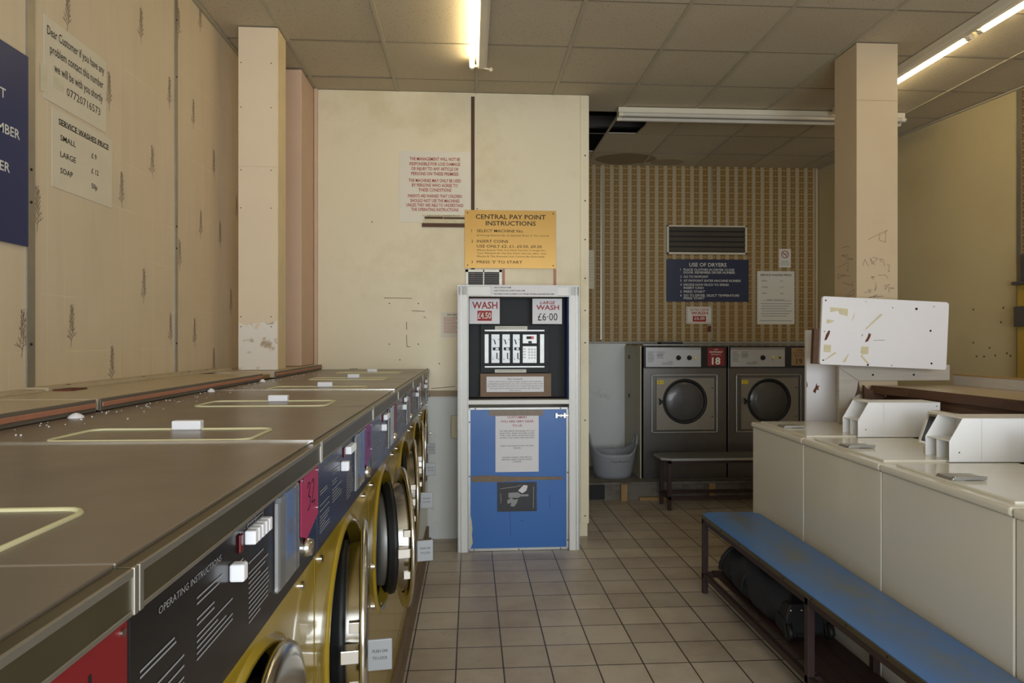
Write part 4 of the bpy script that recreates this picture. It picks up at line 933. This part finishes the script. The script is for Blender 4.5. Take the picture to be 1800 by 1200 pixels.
# ================================================================== RIGHT SIDE: WHITE TOP LOADERS
m_dial = m_alu
def top_loader():
    t = thing('top_load_washer', 'x', 'washing machine', group='white top-loading washers behind the blue bench')
    w_ = .712; d_ = .59; h_ = 1.02
    b = MB(); b.box(.002, w_-.002, .012, d_, .107, h_-.036); b.box(.02, w_-.02, .03, d_-.02, .0870, .107, 1); b.build('cabinet', [m_white, m_matblack], t, bevel=.004)
    b = MB(); b.box(0, w_, 0, d_, h_-.034, h_-.004); b.build('top', m_white, t, bevel=.010, seg=3)
    b = MB(); b.box(.04, w_-.04, .045, .43, h_-.006, h_+.004); l = b.build('lid', m_white, t, bevel=.006, seg=3)
    b = MB(); b.box(.28, .37, .055, .175, h_+.006, h_+.014, 0); b.box(.28, .37, .05, .10, h_+.004, h_+.008, 0); b.box(.355, .372, .06, .175, h_+.012, h_+.018, 0); b.build('lid_handle', m_alu, l, bevel=.002)
    # console at the rear
    b = MB(); b.prism([(.49, h_-.006), (.545, h_+.150), (.556, h_+.157), (d_, h_+.157), (d_, h_-.006)], 'x', .16, .53, 0); cs = b.build('console', m_laminate if False else m_white, t, bevel=.004)
    sl = math.atan2(.055, .156)
    b = MB(); b.M = Matrix.Translation((0, .49, h_-.006)) @ Matrix.Rotation(-sl, 4, 'X'); b.box(.19, .50, -.003, .0, .02, .145, 0); b.box(.18, .51, -.0015, 0, .01, .155, 1); b.build('control_panel', [m_black, m_chrome], cs)
    b = MB(); b.M = Matrix.Translation((0, .49, h_-.006)) @ Matrix.Rotation(-sl, 4, 'X')
    b.prism([(.42, .11), (.445, .135), (.47, .11), (.445, .10)], 'y', -.022, -.003); b.build('dial', m_dial, cs)
    b = MB(); b.M = Matrix.Translation((0, .49, h_-.006)) @ Matrix.Rotation(-sl, 4, 'X')
    for k in range(4): b.box(.43, .47, -.0035, -.003, .04+k*.012, .043+k*.012); b.build('lettering', m_greyink, cs)
    # coin meter case: open towards the aisle
    x0, x1 = .535, .695; y0, y1 = .30, .725; z0, z1 = h_-.002, h_+.178; q = .004
    poly = [(y0, z0), (y0, z0+.085), (y0+.055, z1), (y1, z1), (y1, z0)]
    b = MB()
    for X in (x0, x1-q): b.prism(poly, 'x', X, X+q)
    b.box(x0, x1, y0+.055, y1, z1-q, z1); b.box(x0, x1, y0, y1, z0, z0+q); b.box(x0, x1, y1-q, y1, z0, z1)
    b.box(x0, x1, y0+.13, y0+.134, z0, z1, 0)
    cm = b.build('coin_meter_case', m_meter, t, bevel=.0012)
    b = MB(); b.box(x0+q, x1-q, y0+.004, y0+.13, z0+.083, z0+.087); b.box(x0+.06, x0+.063, y0+.01, y0+.13, z0+.004, z0+.083); b.build('divider', m_meter, cm)
    b = MB(); b.lathe([(0, -.03), (.016, -.03), (.018, 0)], (x1-.045, y0+.12, z0+.045), 'y', 16); b.box(x1-.06, x1-.03, y0+.10, y0+.13, z0+.006, z0+.016); b.build('coin_lock', m_aludull, cm)
    b = MB(); b.cyl((x1, y0+.04, z0+.04), (x1+.001, y0+.04, z0+.04), .003, 8); b.cyl((x1, y1-.02, z1-.02), (x1+.001, y1-.02, z1-.02), .003, 8); b.build('screws', m_ink, cm)
    return t
rowang = math.atan2(-1, -.0542)
w0 = top_loader(); row = [w0]+[dup(w0) for _ in range(3)]
lb = ['white top-loading washer farthest from the camera, at the end of the blue bench', 'white top-loading washer second from the far end, black control panel showing between two coin boxes',
      'white top-loading washer third from the far end, its lid handle in the foreground right', 'white top-loading washer nearest the camera, cut off at the right frame edge']
for i, t in enumerate(row):
    Y = (4.06-.7155*i)*1.061; t.location = (1.593+.0542*Y, Y, -.0921); t.rotation_euler = (0, 0, rowang); t.scale = (1.061,)*3; t['label'] = lb[i]
# counter behind, upstands, white panel and board
b = MB(); b.prism([(2.545, 4.13), (2.60, 3.85), (2.60, .9), (3.10, .9), (3.10, 4.13)], 'z', 1.207, 1.231, 0); b.prism([(2.530, 4.13), (2.586, 3.85), (2.586, .9), (2.599, .9), (2.599, 3.85), (2.544, 4.13)], 'z', 1.180, 1.232, 1); b.prism([(2.47, .99), (2.61, .99), (2.61, 1.18), (2.56, 1.205), (2.50, 1.21), (2.475, 1.235), (2.48, 1.16)], 'y', 4.112, 4.135, 1); tag(b.build('counter', [m_counter, m_darkwood], bevel=.002), 'beige counter top behind the white washers with dark wooden front edge', 'counter')
b = MB(); b.box(2.61, 2.64, .9, 4.10, .0, 1.18, 0); b.box(2.60, 2.61, .9, 4.10, 1.07, 1.16, 0); tag(b.build('boarding', m_darkwood, bevel=.002), 'dark stained wooden boarding under the beige counter behind the white washers', 'boarding')
b = MB(); b.box(2.33, 3.06, 4.142, 4.164, 1.262, 1.36, 0); b.box(2.50, 2.54, 4.018, 4.142, 1.36, 1.62, 2); b.box(2.80, 2.84, 4.018, 4.142, 1.345, 1.60, 2); b.box(2.33, 2.46, 4.142, 4.164, .992, 1.262, 0)
for x in (2.55, 2.82): b.cyl((x, 4.1405, 1.298), (x, 4.142, 1.298), .007, 8, 1)
b.strokes([[(2.334, 1.34), (2.455, 1.262)]], .002, 4.1415, 1)
b.prism([(2.43, 1.16), (2.445, 1.20), (2.455, 1.262), (2.465, 1.20), (2.48, 1.18), (2.455, 1.175)], 'y', 4.138, 4.142, 2)
tag(b.build('laminate_frame', [m_laminate, m_ink, m_darkwood], bevel=.001), 'grey wood-effect laminate frame under the white board', 'frame')
b = MB(); b.box(3.075, 3.10, 1.0, 4.13, 1.232, 1.294, 0); b.box(3.072, 3.103, 1.0, 4.13, 1.294, 1.304, 1); tag(b.build('upstand', [m_laminate, m_wood]), 'grey laminate upstand with raw wooden top edge along the back of the beige counter', 'upstand')
b = MB(); b.box(2.22, 2.445, 4.345, 4.37, 0, 1.585, 0)
b.prism([(2.263, 1.18), (2.28, 1.208), (2.288, 1.235), (2.293, 1.215), (2.31, 1.218), (2.30, 1.205), (2.303, 1.187), (2.288, 1.192), (2.28, 1.165)], 'y', 4.343, 4.345, 1)
b.prism([(2.221, 1.20), (2.228, 1.22), (2.221, 1.25)], 'y', 4.343, 4.345, 1)
tag(b.build('end_panel', [m_board, m_rust], bevel=.002), 'tall narrow white panel standing beyond the washers, below the white board', 'panel')
# the board itself
t = None; bw, bh = .795, .415
b = MB(); r = .012; pts = []
for (cx, cy, a0) in ((bw-r*1.6, bh-r*1.6, 0), (r, bh-r, 90), (r, r, 180), (bw-r, r, 270)):
    rr = r*1.6 if a0 == 0 else r
    for k in range(5): a = R(a0+k*22.5); pts.append((cx+rr*math.cos(a), cy+rr*math.sin(a)))
b.prism(pts, 'y', 0, .018, 0); y = -.0006
gl_ = [[(.05, .35), (.16, .345), (.16, .30), (.11, .31), (.10, .33), (.05, .32)], [(.03, .275), (.08, .27), (.06, .255), (.03, .25)], [(.27, .215), (.38, .32), (.365, .325), (.28, .235)], [(.185, .27), (.205, .33), (.20, .29)],
       [(.02, .12), (.065, .12), (.065, .075), (.02, .075)], [(.255, .12), (.30, .12), (.30, .075), (.265, .07), (.25, .08)], [(.04, .03), (.10, .07), (.09, .08), (.02, .02)], [(.14, .02), (.175, .07), (.18, .075), (.16, .02)], [(.25, .06), (.30, .01), (.31, .015), (.26, .07)]]
for g_ in gl_: b.prism(g_, 'y', y, 0, 1)
for g_ in ([(.022, .145), (.036, .15), (.052, .185), (.056, .205), (.046, .208), (.03, .18)], [(.277, .145), (.296, .155), (.308, .18), (.312, .20), (.304, .198), (.298, .206), (.292, .182), (.278, .155)]): b.prism(g_, 'y', y-.0004, 0, 2)
for (x, z, q) in ((.02, .39, .006), (.02, .025, .006), (.30, .008, .008), (.44, .365, .004), (.59, .365, .010), (.70, .385, .004), (.685, .235, .008), (.70, .035, .008), (.45, .012, .004), (.02, .2, .004), (.27, .395, .003)):
    b.cyl((x, y-.0006, z), (x, 0, z), q*.8, 10, 3)
b.strokes([[(.252, .185), (.262, .19)], [(.256, .18), (.258, .196)], [(.33, .16), (.40, .165)]], .002, y, 3)
wb = tag(b.build('white_board', [m_board, m_glue, m_rust, m_ink], None, (2.124, 3.995, 1.372), (0, R(2.6), R(-1)), bevel=.001), 'tilted white board with screw holes and glue marks in front of the right pillar', 'board')
b = MB(); b.box(-.034, .01, .0185, .05, .0, .215, 0); b.build('batten', m_darkwood, wb)

# soft holdall on the bench shelf
t = thing('wheeled_holdall', 'dark navy wheeled holdall lying on the lower shelf of the blue bench', 'bag', (1.55, 3.05, .134))
b = MB(); vs = []; fs = []; NL, NR = 26, 20; rb = random.Random(11)
for i in range(NL):
    q = i/(NL-1); yy = q*.90
    hw = .148*(math.sin(PI*min(1, max(0, .06+q*.9)))**.30)*(1-.25*q); hh = (.138+.012*math.sin(q*17))*(math.sin(PI*min(.97, .1+q*.86))**.28)*(1-.22*q)
    for j in range(NR):
        a = 2*PI*j/NR; c, s2 = math.cos(a), math.sin(a)
        e = .75; cx_ = math.copysign(abs(c)**e, c)*hw; cz_ = hh+math.copysign(abs(s2)**e, s2)*hh
        wob = .008*math.sin(3*a+q*23)+.006*math.sin(5*a-q*41)
        vs.append((cx_+wob, yy, max(.001, cz_+wob*(1 if s2 > -.5 else 0))))
for i in range(NL-1):
    for j in range(NR): k = (j+1) % NR; fs.append((i*NR+j, i*NR+k, (i+1)*NR+k, (i+1)*NR+j))
fs.append(tuple(range(NR))); fs.append(tuple((NL-1)*NR+j for j in range(NR))[::-1])
b.add(vs, fs, 0, True); o = b.build('bag_body', m_bag, t); sm_ = o.modifiers.new('s', 'SUBSURF'); sm_.levels = 1; sm_.render_levels = 1
for yy in (.38, .68):
    b = MB(); pts = [(.142*math.cos(a)*1.02, yy+.02*math.sin(2*a), .115+.125*math.sin(a)) for a in [R(-10+k*20) for k in range(11)]]
    b.tube(pts, [.012]*11, 6); b.build('strap', m_bagblk, t)
b = MB(); b.prism([(-.10, .02), (.10, .02), (.11, .10), (.09, .17), (-.09, .17), (-.11, .10)], 'y', -.03, .05); b.build('base_plate', m_bagblk, t, bevel=.015)
for x in (-.105, .085):
    b = MB(); b.lathe([(.010, 0), (.034, .004), (.038, .010), (.038, .020), (.034, .026), (.010, .03)], (x-.005, -.035, .042), 'x', 20); b.build('wheel', m_rubber, t)
    b = MB(); b.prism([(-.06, .03), (-.03, .10), (.05, .11), (.05, .05)], 'x', x-.012, x-.006); b.prism([(-.06, .03), (-.03, .10), (.05, .11), (.05, .05)], 'x', x+.026, x+.032); b.build('wheel_housing', m_bagblk, t)
b = MB()
for x in (-.08, -.03, .03, .08): b.lathe([(0, -.004), (.005, -.002), (.006, 0)], (x, -.031, .14), 'y', 10)
b.build('rivets', m_chrome, t)

# partly seen cabinet against the right wall
t = thing('wall_cabinet', 'mustard cabinet with grey metal ledge, cut off at the right frame edge', 'cabinet', (4.07, 4.30, 0))
b = MB(); b.box(0, .10, 0, .50, 1.0, 1.93, 0); b.build('body', m_mustard, t, bevel=.003)
b = MB(); b.box(-.03, .11, -.01, .52, 1.93, 1.955, 0); b.build('ledge', m_greymetal, t, bevel=.002)
b = MB(); b.box(-.02, .0, 0, .51, 1.62, 1.77, 0); dr = b.build('drawer', m_greymetal, t, bevel=.004)
b = MB(); b.cyl((-.03, .25, 1.7), (-.02, .25, 1.7), .012, 12); b.build('knob', m_ink, dr)
t = thing('metal_box', 'dark grey metal box with frame standing on the ledge of the mustard cabinet', 'box', (4.075, 4.33, 1.956))
b = MB(); b.box(0, .09, 0, .45, 0, .20, 0); b.build('case', m_greymetal, t, bevel=.01)
b = MB(); b.box(-.006, 0, .05, .40, .035, .165, 0); b.build('front_plate', m_steel, t, bevel=.004)
